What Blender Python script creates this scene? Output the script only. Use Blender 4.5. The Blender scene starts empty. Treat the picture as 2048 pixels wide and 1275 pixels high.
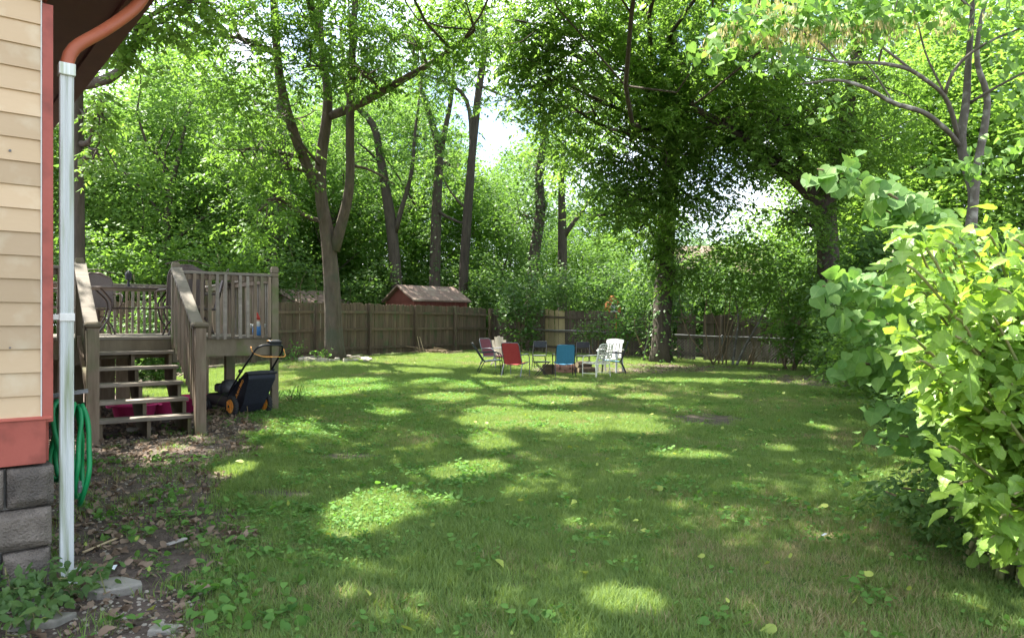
import bpy, math, random
import numpy as np
from mathutils import Matrix, Vector
random.seed(11); RNG = np.random.default_rng(11)
R = math.radians
sc = bpy.context.scene
COL = sc.collection

# ------------------------------------------------------------------ camera, sky, sun, exposure
EYE, F, CX, HY = 1.3, 1462.0, 1024.0, 648.0
cam = bpy.data.objects.new('camera', bpy.data.cameras.new('camera'))
COL.objects.link(cam); sc.camera = cam
cam.location = (0, 0, EYE); cam.rotation_euler = (R(90), 0, 0)
cam.data.sensor_width = 36; cam.data.lens = 36 * F / 2048
cam.data.shift_y = (HY - 637.5) / 2048
cam.data.clip_start = .05; cam.data.clip_end = 2000
SUN_EL, SUN_AZ = R(62), R(-58)            # azimuth clockwise from +Y
SUN = np.array([math.sin(SUN_AZ) * math.cos(SUN_EL), math.cos(SUN_AZ) * math.cos(SUN_EL), math.sin(SUN_EL)])
w = bpy.data.worlds.new('World'); sc.world = w; w.use_nodes = True
nt = w.node_tree; nt.nodes.clear()
o_ = nt.nodes.new('ShaderNodeOutputWorld'); bg = nt.nodes.new('ShaderNodeBackground')
sky = nt.nodes.new('ShaderNodeTexSky'); sky.sky_type = 'NISHITA'; sky.sun_disc = False
sky.sun_elevation = SUN_EL; sky.sun_rotation = SUN_AZ; sky.dust_density = 2.0
tc = nt.nodes.new('ShaderNodeTexCoord'); cn = nt.nodes.new('ShaderNodeTexNoise')
cn.inputs['Scale'].default_value = 3.2; cn.inputs['Detail'].default_value = 5; cn.inputs['Roughness'].default_value = .6
cr = nt.nodes.new('ShaderNodeMapRange'); cr.inputs[1].default_value = .42; cr.inputs[2].default_value = .62
mx = nt.nodes.new('ShaderNodeMix'); mx.data_type = 'RGBA'
mx.inputs[7].default_value = (8.5, 9.0, 9.8, 1)
nt.links.new(tc.outputs['Generated'], cn.inputs['Vector']); nt.links.new(cn.outputs[0], cr.inputs[0])
nt.links.new(cr.outputs[0], mx.inputs[0]); nt.links.new(sky.outputs[0], mx.inputs[6])
nt.links.new(mx.outputs[2], bg.inputs[0]); nt.links.new(bg.outputs[0], o_.inputs[0])
bg.inputs[1].default_value = .09
sl = bpy.data.lights.new('sun', 'SUN'); sl.energy = 5.0; sl.angle = R(.53); sl.color = (1, .95, .86)
so = bpy.data.objects.new('sun', sl); COL.objects.link(so)
so.rotation_euler = Vector(SUN).to_track_quat('Z', 'Y').to_euler(); so.location = tuple(SUN * 60)
vs = sc.view_settings; vs.view_transform = 'Standard'; vs.look = 'None'; vs.gamma = 1; vs.use_curve_mapping = False
vs.exposure = 2.25
sc.render.engine = 'CYCLES'
cy = sc.cycles; cy.max_bounces = 7; cy.diffuse_bounces = 4; cy.glossy_bounces = 2; cy.transmission_bounces = 5
cy.transparent_max_bounces = 6; cy.use_denoising = True; cy.caustics_reflective = False; cy.caustics_refractive = False
cy.sample_clamp_indirect = 8

# ------------------------------------------------------------------ helpers
def smooth(x, a, b):
    t = np.clip((np.asarray(x, float) - a) / (b - a), 0, 1); return t * t * (3 - 2 * t)
def vnoise(x, y, s=1.0, seed=0):
    """cheap smooth value noise in [0,1]"""
    x = np.asarray(x, float) * s + seed * 17.3; y = np.asarray(y, float) * s - seed * 9.1
    xi = np.floor(x); yi = np.floor(y); fx = x - xi; fy = y - yi
    fx = fx * fx * (3 - 2 * fx); fy = fy * fy * (3 - 2 * fy)
    def h(a, b):
        v = np.sin(a * 127.1 + b * 311.7 + seed * 3.7) * 43758.5453; return v - np.floor(v)
    return (h(xi, yi) * (1 - fx) + h(xi + 1, yi) * fx) * (1 - fy) + (h(xi, yi + 1) * (1 - fx) + h(xi + 1, yi + 1) * fx) * fy
def gz(x, y):
    x = np.asarray(x, float); y = np.asarray(y, float)
    z = -.036 * (np.clip(x, -2, 14) - 3.5) * smooth(y, 15, 27)
    z = z + .10 * np.exp(-((x + 3.5) ** 2 + (y - 10.4) ** 2) / 2.2) + .10 * np.exp(-((x + 5.6) ** 2 + (y - 22.6) ** 2) / 1.2)
    return z + .03 * (vnoise(x, y, .9, 3) - .5) + .012 * (vnoise(x, y, 3.1, 4) - .5)
def G(x, y): return float(gz(x, y))
def P(px, py, d): return ((px - CX) / F * d, d, EYE + (HY - py) / F * d)
def PG(px, d):
    x = (px - CX) / F * d; return (x, d, G(x, d))

class NT:
    def __init__(s, m): s.t = m.node_tree; s.n = s.t.nodes; s.l = s.t.links
    def new(s, k, **kw):
        n = s.n.new('ShaderNode' + k)
        for a, b in kw.items(): setattr(n, a, b)
        return n
    def link(s, a, b): s.l.new(a, b)
def base_mat(name):
    m = bpy.data.materials.new(name); m.use_nodes = True; t = NT(m); return m, t, t.n['Principled BSDF']
def mk(name, c1, c2, scale=8, stretch=(1, 1, 1), rough=.7, bump=.15, spec=.3, metal=0, c3=None, c3scale=1.5, c3lo=.52, c3hi=.68, fine=60, dist=.01, c3map=False):
    """two-tone noise, a third stain colour in patches, fine bump"""
    m, t, b = base_mat(name)
    tcn = t.new('TexCoord'); mp = t.new('Mapping'); mp.inputs[3].default_value = stretch
    oi = t.new('ObjectInfo'); va = t.new('VectorMath', operation='ADD'); cmb = t.new('CombineXYZ'); mu = t.new('Math', operation='MULTIPLY'); mu.inputs[1].default_value = 37
    t.link(oi.outputs['Random'], mu.inputs[0])
    for i in range(3): t.link(mu.outputs[0], cmb.inputs[i])
    t.link(tcn.outputs['Object'], va.inputs[0]); t.link(cmb.outputs[0], va.inputs[1]); t.link(va.outputs[0], mp.inputs[0])
    n1 = t.new('TexNoise'); n1.inputs['Scale'].default_value = scale; n1.inputs['Detail'].default_value = 6; n1.inputs['Roughness'].default_value = .65
    t.link(mp.outputs[0], n1.inputs['Vector'])
    rg = t.new('MapRange'); rg.inputs[1].default_value = .3; rg.inputs[2].default_value = .7; t.link(n1.outputs[0], rg.inputs[0])
    mix = t.new('Mix', data_type='RGBA'); mix.inputs[6].default_value = (*c1, 1); mix.inputs[7].default_value = (*c2, 1)
    t.link(rg.outputs[0], mix.inputs[0]); out = mix.outputs[2]
    if c3:
        n3 = t.new('TexNoise'); n3.inputs['Scale'].default_value = c3scale; n3.inputs['Detail'].default_value = 5; t.link((mp if c3map else va).outputs[0], n3.inputs['Vector'])
        r3 = t.new('MapRange'); r3.inputs[1].default_value = c3lo; r3.inputs[2].default_value = c3hi; t.link(n3.outputs[0], r3.inputs[0])
        m3 = t.new('Mix', data_type='RGBA'); m3.inputs[7].default_value = (*c3, 1); t.link(r3.outputs[0], m3.inputs[0]); t.link(out, m3.inputs[6]); out = m3.outputs[2]
    # per-object tone so alike pieces differ
    hs = t.new('HueSaturation'); r2 = t.new('MapRange'); r2.inputs[3].default_value = .78; r2.inputs[4].default_value = 1.18
    t.link(oi.outputs['Random'], r2.inputs[0]); t.link(r2.outputs[0], hs.inputs['Value']); t.link(out, hs.inputs['Color'])
    t.link(hs.outputs[0], b.inputs['Base Color'])
    b.inputs['Roughness'].default_value = rough; b.inputs['Metallic'].default_value = metal; b.inputs['Specular IOR Level'].default_value = spec
    if bump:
        n2 = t.new('TexNoise'); n2.inputs['Scale'].default_value = fine; n2.inputs['Detail'].default_value = 4; t.link(mp.outputs[0], n2.inputs['Vector'])
        ad = t.new('Math', operation='ADD'); t.link(n1.outputs[0], ad.inputs[0]); t.link(n2.outputs[0], ad.inputs[1])
        bp = t.new('Bump'); bp.inputs['Strength'].default_value = bump; bp.inputs['Distance'].default_value = dist
        t.link(ad.outputs[0], bp.inputs['Height']); t.link(bp.outputs[0], b.inputs['Normal'])
    return m
def leaf_mat(name, dark, light, trans, tf=.42, rough=.5, spec=.22, veins=False):
    m, t, b = base_mat(name)
    at = t.new('Attribute'); at.attribute_name = 'rnd'
    oi = t.new('ObjectInfo'); ad = t.new('Math', operation='MULTIPLY_ADD'); ad.inputs[1].default_value = .25; t.link(oi.outputs['Random'], ad.inputs[0]); t.link(at.outputs['Fac'], ad.inputs[2])
    mix = t.new('Mix', data_type='RGBA'); mix.inputs[6].default_value = (*dark, 1); mix.inputs[7].default_value = (*light, 1); t.link(ad.outputs[0], mix.inputs[0])
    col = mix.outputs[2]
    if veins:
        la = t.new('Attribute'); la.attribute_name = 'lc'; sp = t.new('SeparateXYZ'); t.link(la.outputs['Vector'], sp.inputs[0])
        def mth(op, a, b_=None, c=None):
            n = t.new('Math', operation=op)
            for i, q in enumerate((a, b_, c)):
                if q is None: continue
                if isinstance(q, (int, float)): n.inputs[i].default_value = q
                else: t.link(q, n.inputs[i])
            return n.outputs[0]
        ax = mth('ABSOLUTE', sp.outputs[0]); yy = mth('MULTIPLY_ADD', ax, -.75, sp.outputs[1]); fr = mth('ABSOLUTE', mth('SUBTRACT', mth('FRACT', mth('MULTIPLY', yy, 6.0)), .5))
        sv = t.new('MapRange'); sv.inputs[1].default_value = .10; sv.inputs[2].default_value = .0; t.link(fr, sv.inputs[0]); mv = t.new('MapRange'); mv.inputs[1].default_value = .035; mv.inputs[2].default_value = .005; t.link(ax, mv.inputs[0])
        vv = mth('MAXIMUM', mth('MULTIPLY', sv.outputs[0], .55), mv.outputs[0]); vm = t.new('Mix', data_type='RGBA'); t.link(mth('MULTIPLY', vv, .28), vm.inputs[0]); t.link(col, vm.inputs[6]); vm.inputs[7].default_value = (.34, .42, .17, 1)
        nz = t.new('TexNoise'); nz.inputs['Scale'].default_value = 3.5; nz.inputs['Detail'].default_value = 4; t.link(la.outputs['Vector'], nz.inputs['Vector']); hs = t.new('HueSaturation'); vr = t.new('MapRange'); vr.inputs[3].default_value = .72; vr.inputs[4].default_value = 1.25; t.link(nz.outputs[0], vr.inputs[0]); t.link(vr.outputs[0], hs.inputs['Value']); t.link(vm.outputs[2], hs.inputs['Color']); col = hs.outputs[0]
        bp = t.new('Bump'); bp.inputs['Strength'].default_value = .25; bp.inputs['Distance'].default_value = .01; bp.invert = True; t.link(vv, bp.inputs['Height']); t.link(bp.outputs[0], b.inputs['Normal'])
    t.link(col, b.inputs['Base Color']); b.inputs['Roughness'].default_value = rough; b.inputs['Specular IOR Level'].default_value = spec
    tr = t.new('BsdfTranslucent'); mt = t.new('Mix', data_type='RGBA', blend_type='MULTIPLY'); mt.inputs[0].default_value = 1
    mt.inputs[7].default_value = (*trans, 1)
    t.link(col, mt.inputs[6]); t.link(mt.outputs[2], tr.inputs[0])
    ms = t.new('MixShader'); ms.inputs[0].default_value = tf
    t.link(b.outputs[0], ms.inputs[1]); t.link(tr.outputs[0], ms.inputs[2]); t.link(ms.outputs[0], t.n['Material Output'].inputs[0])
    return m
M = {}
M['siding'] = mk('siding_paint', (.48, .35, .21), (.52, .385, .24), 3, (.3, 1, 1), rough=.55, bump=.06, c3=(.56, .45, .3), c3scale=6)
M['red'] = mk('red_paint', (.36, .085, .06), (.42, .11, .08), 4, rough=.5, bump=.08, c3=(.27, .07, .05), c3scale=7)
M['caulk'] = mk('caulk', (.75, .74, .7), (.6, .6, .56), 20)
M['block'] = mk('block_concrete', (.105, .088, .072), (.205, .175, .145), 11, rough=.95, bump=.9, c3=(.085, .075, .066), c3scale=3.5, fine=90, dist=.02)
M['mortar'] = mk('mortar', (.32, .31, .29), (.24, .23, .21), 30, rough=.95, bump=.4)
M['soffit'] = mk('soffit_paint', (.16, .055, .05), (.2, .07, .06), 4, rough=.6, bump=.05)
M['orange'] = mk('downspout_paint_orange', (.42, .115, .055), (.48, .14, .065), 5, rough=.42, bump=.04, c3=(.42, .1, .05), c3scale=9)
M['zinc'] = mk('downspout_white', (.56, .6, .58), (.72, .75, .73), 30, (1, 1, .05), rough=.5, bump=.1, c3=(.27, .32, .17), c3scale=34, c3lo=.44, c3hi=.7, c3map=True)
M['shingle'] = mk('shingle', (.13, .09, .075), (.2, .14, .11), 12, rough=.95, bump=.5, c3=(.24, .19, .15), c3scale=2)
M['deckwood'] = mk('deck_wood', (.125, .09, .06), (.235, .18, .128), 20, (1, 1, .1), rough=.85, bump=.3, c3=(.13, .135, .07), c3scale=2.2)
M['deckgrey'] = mk('deck_wood_grey', (.15, .125, .098), (.27, .235, .192), 22, (.1, 1, .4), rough=.8, bump=.25, c3=(.18, .16, .12), c3scale=3)
M['deckgreen'] = mk('deck_wood_mossy', (.11, .088, .058), (.185, .152, .102), 6, (1, 1, .3), rough=.85, bump=.3, c3=(.10, .12, .04), c3scale=3)
M['fence'] = mk('fence_wood', (.085, .06, .042), (.155, .112, .078), 8, (1, 1, .12), rough=.9, bump=.35, c3=(.085, .09, .05), c3scale=2)
M['fence_light'] = mk('fence_wood_light', (.34, .26, .15), (.42, .33, .2), 8, (1, 1, .12), rough=.9, bump=.3)
M['fence2'] = mk('fence_wood_grey', (.075, .055, .042), (.13, .1, .078), 8, (1, 1, .12), rough=.9, bump=.35)
M['bark'] = mk('bark', (.075, .058, .044), (.155, .122, .093), 9, (1, 1, .22), rough=.95, bump=1.0, c3=(.085, .085, .06), c3scale=1.3, fine=26, dist=.035)
M['bark_dark'] = mk('bark_dark', (.05, .04, .032), (.098, .08, .063), 9, (1, 1, .22), rough=.95, bump=.9, fine=26, dist=.03)
M['bark_smooth'] = mk('bark_smooth', (.10, .088, .076), (.17, .152, .132), 14, (1, 1, .35), rough=.85, bump=.5, c3=(.32, .31, .28), c3scale=8, fine=70, dist=.01)
M['twig'] = mk('twig', (.14, .10, .06), (.22, .16, .10), 20, rough=.8, bump=.1)
M['greenstem'] = mk('green_stem', (.16, .2, .07), (.24, .2, .1), 10, rough=.6, bump=.05)
M['iron'] = mk('brown_iron', (.075, .055, .05), (.11, .085, .075), 20, rough=.45, bump=.05, metal=.3)
M['ironmesh'] = mk('brown_mesh', (.085, .065, .058), (.12, .095, .085), 60, rough=.6, bump=.1)
M['black'] = mk('black_plastic', (.012, .012, .014), (.022, .022, .026), 12, rough=.45, bump=.05)
M['bag'] = mk('bag_fabric', (.012, .014, .022), (.022, .024, .036), 50, rough=.75, bump=.2)
M['tyre'] = mk('tyre_rubber', (.02, .02, .022), (.035, .035, .036), 30, rough=.85, bump=.2)
M['mower_orange'] = mk('mower_orange', (.75, .27, .03), (.82, .33, .05), 8, rough=.45, bump=.03)
M['bailwire'] = mk('bail_orange', (.8, .36, .08), (.85, .42, .12), 8, rough=.4, bump=0)
M['engine'] = mk('engine_metal', (.05, .05, .055), (.12, .12, .125), 20, rough=.45, metal=.5)
M['pink'] = mk('pink_plastic', (.75, .05, .2), (.8, .08, .25), 5, rough=.35, bump=.03)
M['hose'] = mk('green_hose', (.01, .23, .075), (.015, .3, .10), 12, rough=.38, bump=.03)
M['redsling'] = mk('red_sling', (.28, .028, .03), (.34, .045, .045), 30, rough=.75, bump=.15)
M['bluesling'] = mk('blue_sling', (.035, .16, .27), (.05, .2, .33), 30, rough=.75, bump=.15)
M['darksling'] = mk('dark_sling', (.03, .034, .042), (.055, .06, .07), 30, rough=.75, bump=.15)
M['tealseat'] = mk('teal_seat', (.10, .25, .3), (.14, .3, .36), 30, rough=.75)
M['greyseat'] = mk('grey_seat', (.3, .33, .36), (.4, .43, .46), 30, rough=.75)
M['maroon'] = mk('maroon_sling', (.16, .05, .07), (.22, .075, .09), 30, rough=.8)
M['beigeplastic'] = mk('beige_plastic', (.42, .36, .28), (.48, .42, .34), 9, rough=.5)
M['whiteplastic'] = mk('white_plastic', (.58, .58, .56), (.68, .68, .66), 9, rough=.45, c3=(.55, .55, .5), c3scale=4)
M['strap'] = mk('strap_vinyl', (.42, .41, .34), (.52, .5, .42), 12, rough=.5)
M['whitemetal'] = mk('white_tube', (.68, .66, .58), (.76, .74, .66), 12, rough=.45)
M['greymetal'] = mk('grey_tube', (.16, .17, .19), (.22, .23, .25), 12, rough=.4, metal=.4)
M['galv'] = mk('galvanised', (.13, .13, .135), (.2, .2, .205), 14, rough=.5, metal=.5)
M['log'] = mk('log_bark', (.07, .045, .03), (.14, .10, .07), 14, rough=.95, bump=.8, fine=40, dist=.02)
M['brick'] = mk('fire_brick', (.2, .1, .075), (.28, .15, .11), 12, rough=.95, bump=.4)
M['stone'] = mk('lime_stone', (.3, .27, .22), (.42, .38, .32), 8, rough=.95, bump=.5, c3=(.2, .19, .14), c3scale=5)
M['slab'] = mk('concrete_slab', (.24, .225, .19), (.33, .31, .27), 9, rough=.95, bump=.45, c3=(.16, .15, .12), c3scale=6, fine=120)
M['shedred'] = mk('shed_red', (.165, .055, .045), (.21, .072, .058), 5, (1, 1, .2), rough=.8, bump=.15)
M['beige'] = mk('beige_wall', (.42, .36, .27), (.48, .42, .32), 4, rough=.8, bump=.1)
M['cream'] = mk('cream_wall', (.5, .47, .4), (.56, .53, .46), 4, rough=.8, bump=.1)
M['playorange'] = mk('playhouse_orange', (.5, .15, .05), (.56, .2, .08), 4, rough=.7)
M['glass'] = mk('window_glass', (.05, .06, .07), (.08, .09, .1), 3, rough=.08, bump=0, spec=.6)
M['polewood'] = mk('pole_wood', (.22, .2, .18), (.3, .28, .25), 9, (1, 1, .1), rough=.9, bump=.3)
M['paper'] = mk('white_scrap', (.65, .68, .72), (.75, .78, .8), 9, rough=.6)
M['gnomeblue'] = mk('gnome_blue', (.05, .2, .5), (.07, .25, .58), 9, rough=.4)
M['gnomered'] = mk('gnome_red', (.5, .05, .04), (.55, .07, .05), 9, rough=.4)
M['skin'] = mk('gnome_skin', (.6, .38, .28), (.62, .4, .3), 9, rough=.5)
M['drystraw'] = leaf_mat('dry_blades', (.32, .24, .10), (.46, .38, .18), (1, .9, .6), .25, .7)
M['pod'] = leaf_mat('seed_pod', (.46, .40, .22), (.6, .54, .32), (1.3, 1.2, .8), .4, .6)
M['leafA'] = leaf_mat('leaf_ash', (.055, .125, .022), (.12, .225, .045), (1.9, 1.8, 1.0), .45)
M['leafB'] = leaf_mat('leaf_bright', (.07, .155, .036), (.145, .25, .058), (1.6, 1.6, 1.0), .46)
M['leafC'] = leaf_mat('leaf_dark', (.075, .15, .035), (.15, .255, .06), (1.9, 1.85, 1.0), .52)
M['leafD'] = leaf_mat('leaf_shrub', (.04, .095, .025), (.10, .18, .045), (1.7, 1.7, 1.0), .38)
M['leafRed'] = leaf_mat('leaf_redbud', (.10, .215, .055), (.185, .31, .085), (1.5, 1.6, .8), .42, .5, .25, True)
M['leafLit'] = leaf_mat('leaf_young', (.13, .26, .04), (.24, .38, .06), (1.6, 1.5, .8), .42, .4, .38, True)
M['ivy'] = leaf_mat('leaf_ivy', (.045, .105, .028), (.10, .18, .05), (1.6, 1.6, 1.0), .38, .42, .3)
M['weed'] = leaf_mat('leaf_weed', (.06, .155, .035), (.135, .26, .06), (1.5, 1.6, .8), .38, .6, .15)
M['grass'] = leaf_mat('grass_blade', (.102, .182, .055), (.225, .315, .10), (1.45, 1.38, .65), .4, .55, .15)
M['grassdry'] = leaf_mat('grass_dry', (.24, .22, .11), (.38, .33, .18), (1.3, 1.2, .8), .3, .6, .2)
M['litter'] = leaf_mat('leaf_litter', (.11, .075, .05), (.27, .2, .145), (1.1, 1, .8), .15, .8, .2)
M['fallen'] = leaf_mat('leaf_fallen', (.2, .3, .06), (.42, .46, .10), (1.4, 1.3, .8), .3, .5, .3)

def rot3(ax, ang): return np.array(Matrix.Rotation(ang, 3, ax))
class MB:
    def __init__(s): s.v = []; s.f = []; s.n = 0
    def add(s, v, f):
        v = np.asarray(v, float).reshape(-1, 3); s.v.append(v); s.f += [tuple(i + s.n for i in q) for q in f]; s.n += len(v); return s
    def box(s, c, size, rot=None):
        h = np.array(size) / 2
        v = np.array([[x, y, z] for x in (-1, 1) for y in (-1, 1) for z in (-1, 1)]) * h
        if rot is not None: v = v @ np.asarray(rot).T
        return s.add(v + np.array(c), [(0, 1, 3, 2), (4, 6, 7, 5), (0, 4, 5, 1), (2, 3, 7, 6), (0, 2, 6, 4), (1, 5, 7, 3)])
    def bar(s, a, b, wx, wz, up=(0, 0, 1)):
        a = np.array(a, float); b = np.array(b, float); t = b - a; L = np.linalg.norm(t); t /= L
        u = np.array(up, float); sd = np.cross(t, u); sd /= np.linalg.norm(sd); u = np.cross(sd, t)
        return s.box((a + b) / 2, (wx, L, wz), np.stack([sd, t, u], 1))
    def tube(s, pts, r, n=8, cap=True, rough=0, seed=0):
        p = np.asarray(pts, float); m = len(p); r = np.full(m, r) if np.isscalar(r) else np.asarray(r, float)
        t = np.gradient(p, axis=0); t /= np.linalg.norm(t, axis=1)[:, None] + 1e-9
        ref = np.array([0, 0, 1.]) if abs(t[0][2]) < .9 else np.array([0, 1., 0])
        u = np.cross(t[0], ref); u /= np.linalg.norm(u) + 1e-9; vs = []
        for i in range(m):
            u = u - t[i] * (u @ t[i]); u /= np.linalg.norm(u) + 1e-9; b = np.cross(t[i], u)
            a = np.arange(n) / n * 2 * math.pi; rr = r[i]
            if rough: rr = r[i] * (1 + rough * (vnoise(np.cos(a) * 1.5 + 7, np.sin(a) * 1.5 + p[i][2] * .7 + 5, 1, seed) - .5) + rough * .6 * np.sin(a * 5 + seed + p[i][2] * .3))
            else: rr = np.full(n, rr)
            vs.append(p[i] + (np.cos(a) * rr)[:, None] * u + (np.sin(a) * rr)[:, None] * b)
        f = [(i * n + j, i * n + (j + 1) % n, (i + 1) * n + (j + 1) % n, (i + 1) * n + j) for i in range(m - 1) for j in range(n)]
        if cap: f += [tuple(range(n - 1, -1, -1)), tuple((m - 1) * n + j for j in range(n))]
        return s.add(np.concatenate(vs), f)
    def prism(s, poly, axis, lo, hi):
        n = len(poly); v = []
        for k in (lo, hi):
            for a, b in poly: v.append({0: (k, a, b), 1: (a, k, b), 2: (a, b, k)}[axis])
        return s.add(v, [tuple(range(n)), tuple(range(2 * n - 1, n - 1, -1))] + [(i, i + n, (i + 1) % n + n, (i + 1) % n) for i in range(n)])
    def lathe(s, prof, c=(0, 0, 0), n=16, axis=2, ang=0):
        v = []
        for r, z in prof:
            for j in range(n):
                a = j / n * 2 * math.pi + ang; q = [r * math.cos(a), r * math.sin(a), z]
                q = {2: q, 1: [q[0], q[2], q[1]], 0: [q[2], q[0], q[1]]}[axis]
                v.append(np.array(q) + np.array(c))
        m = len(prof)
        f = [(i * n + j, i * n + (j + 1) % n, (i + 1) * n + (j + 1) % n, (i + 1) * n + j) for i in range(m - 1) for j in range(n)]
        return s.add(v, f + [tuple(range(n - 1, -1, -1)), tuple((m - 1) * n + j for j in range(n))])
    def sheet(s, rows, th=.006):
        """rows: list of equal-length point rows; a thin slab with thickness"""
        a = np.asarray(rows, float); m, n = a.shape[:2]
        du = np.gradient(a, axis=0); dv = np.gradient(a, axis=1); nn = np.cross(du, dv); nn /= np.linalg.norm(nn, axis=2)[..., None] + 1e-9
        top = (a + nn * th / 2).reshape(-1, 3); bot = (a - nn * th / 2).reshape(-1, 3); k = m * n; f = []
        for i in range(m - 1):
            for j in range(n - 1):
                q = (i * n + j, i * n + j + 1, (i + 1) * n + j + 1, (i + 1) * n + j); f.append(q); f.append(tuple(x + k for x in q[::-1]))
        rim = [j for j in range(n)] + [i * n + n - 1 for i in range(1, m)] + [(m - 1) * n + j for j in range(n - 2, -1, -1)] + [i * n for i in range(m - 2, 0, -1)]
        for q in range(len(rim)):
            x, y = rim[q], rim[(q + 1) % len(rim)]; f.append((x, x + k, y + k, y))
        return s.add(np.concatenate([top, bot]), f)
    def mesh(s, name, mat, smooth_=False):
        me = bpy.data.meshes.new(name); me.from_pydata(np.concatenate(s.v).tolist(), [], s.f)
        me.materials.append(M[mat] if isinstance(mat, str) else mat)
        if smooth_: me.polygons.foreach_set('use_smooth', [True] * len(me.polygons))
        me.update(); return me
    def build(s, name, mat, parent=None, loc=None, smooth_=False, bevel=0):
        o = ob(name, s.mesh(name, mat, smooth_), parent, loc)
        if bevel:
            b = o.modifiers.new('b', 'BEVEL'); b.width = bevel; b.segments = 2; b.limit_method = 'ANGLE'
        return o
def ob(name, me, parent=None, loc=None, rz=0, rot=None, scale=None):
    o = bpy.data.objects.new(name, me); COL.objects.link(o)
    if parent: o.parent = parent
    if loc is not None: o.location = loc
    if rot is not None: o.rotation_euler = rot
    elif rz: o.rotation_euler = (0, 0, rz)
    if scale is not None: o.scale = (scale,) * 3 if np.isscalar(scale) else scale
    return o
def tag(o, label=None, cat=None, group=None, kind=None):
    for k, v in (('label', label), ('category', cat), ('group', group), ('kind', kind)):
        if v: o[k] = v
    return o
def thing(name, label, cat, loc=(0, 0, 0), rz=0, group=None):
    o = ob(name, None, None, loc, rz); o.empty_display_size = .2; return tag(o, label, cat, group)
def tri_mesh(name, v, t, mat, rnd=None, smooth_=False, lc=None):
    me = bpy.data.meshes.new(name); v = np.ascontiguousarray(v, np.float32); t = np.ascontiguousarray(t, np.int32)
    me.vertices.add(len(v)); me.vertices.foreach_set('co', v.ravel())
    me.loops.add(t.size); me.loops.foreach_set('vertex_index', t.ravel())
    me.polygons.add(len(t)); me.polygons.foreach_set('loop_start', np.arange(len(t), dtype=np.int32) * 3)
    if rnd is not None:
        a = me.attributes.new('rnd', 'FLOAT', 'POINT'); a.data.foreach_set('value', np.ascontiguousarray(rnd, np.float32))
    if lc is not None:
        a = me.attributes.new('lc', 'FLOAT_VECTOR', 'POINT'); a.data.foreach_set('vector', np.ascontiguousarray(lc, np.float32).ravel())
    me.update(calc_edges=True)
    if smooth_: me.polygons.foreach_set('use_smooth', np.ones(len(t), bool))
    me.materials.append(M[mat]); return me
def unit(a): return a / (np.linalg.norm(a, axis=-1, keepdims=True) + 1e-9)

# ---- leaves as folded diamonds
def leaf_arrays(p, t, s, L, W, fold=.18, mid=.42):
    n = np.cross(t, s); L = L[:, None]; W = W[:, None]
    v = np.stack([p, p + t * L * mid + s * W / 2 + n * W * fold, p + t * L, p + t * L * mid - s * W / 2 + n * W * fold], 1).reshape(-1, 3)
    k = np.arange(len(p), dtype=np.int64)[:, None] * 4
    tri = np.concatenate([k + np.array([[0, 2, 1]]), k + np.array([[0, 3, 2]])], 0)
    return v, tri
def pinnate(c, m, pairs, rl, L, W, droop=.35, rng=RNG, tone=None):
    """c: cluster centres; m compound leaves per cluster, each with pairs*2+1 leaflets -> p,t,s,L,W,rnd"""
    n = len(c); cc = np.repeat(c, m, 0); tn = np.repeat(rng.random(n) if tone is None else tone, m); N = len(cc)
    az = rng.random(N) * 2 * math.pi; el = rng.uniform(-.6, .35, N); ln = rl * rng.uniform(.7, 1.25, N)
    d = np.stack([np.cos(az) * np.cos(el), np.sin(az) * np.cos(el), np.sin(el)], 1)
    cc = cc + rng.normal(0, rl * .28, (N, 3)); ts = np.linspace(.22, .95, pairs); P_, T_, S_, L_, W_, Q_ = [], [], [], [], [], []
    side = unit(np.cross(d, np.array([0, 0, 1.]))); down = np.array([0, 0, -1.])
    for k in range(pairs + 1):
        u = ts[k] if k < pairs else 1.0
        pos = cc + d * (ln * u)[:, None] + down * (ln * droop * u * u)[:, None]
        ax = unit(d + down * (2 * droop * u))
        for sg in ((1, -1) if k < pairs else (0,)):
            t = unit(ax * (.55 if sg else 1) + side * sg + down * rng.uniform(.05, .6, N)[:, None] + rng.normal(0, .16, (N, 3)))
            s = unit(np.cross(t, unit(np.array([0, 0, 1.]) + rng.normal(0, .35, (N, 3)))))
            P_.append(pos); T_.append(t); S_.append(s); f = rng.uniform(.5, 1.3, N); L_.append(L * f); W_.append(W * f)
            Q_.append(np.clip(.65 * tn + .35 * rng.random(N), 0, 1))
    return [np.concatenate(a) for a in (P_, T_, S_, L_, W_, Q_)]
def simple_leaves(c, m, spread, L, W, rng=RNG, flat=.5):
    n = len(c); cc = np.repeat(c, m, 0); tn = np.repeat(rng.random(n), m); N = len(cc)
    pos = cc + rng.normal(0, 1, (N, 3)) * spread * np.array([1, 1, .6])
    az = rng.random(N) * 2 * math.pi; t = unit(np.stack([np.cos(az), np.sin(az), rng.uniform(-.9, .15, N)], 1))
    s = unit(np.cross(t, unit(np.array([0, 0, 1.]) + rng.normal(0, flat, (N, 3)))))
    f = rng.uniform(.45, 1.35, N)
    return [pos, t, s, L * f, W * f, np.clip(.6 * tn + .4 * rng.random(N), 0, 1)]

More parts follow.
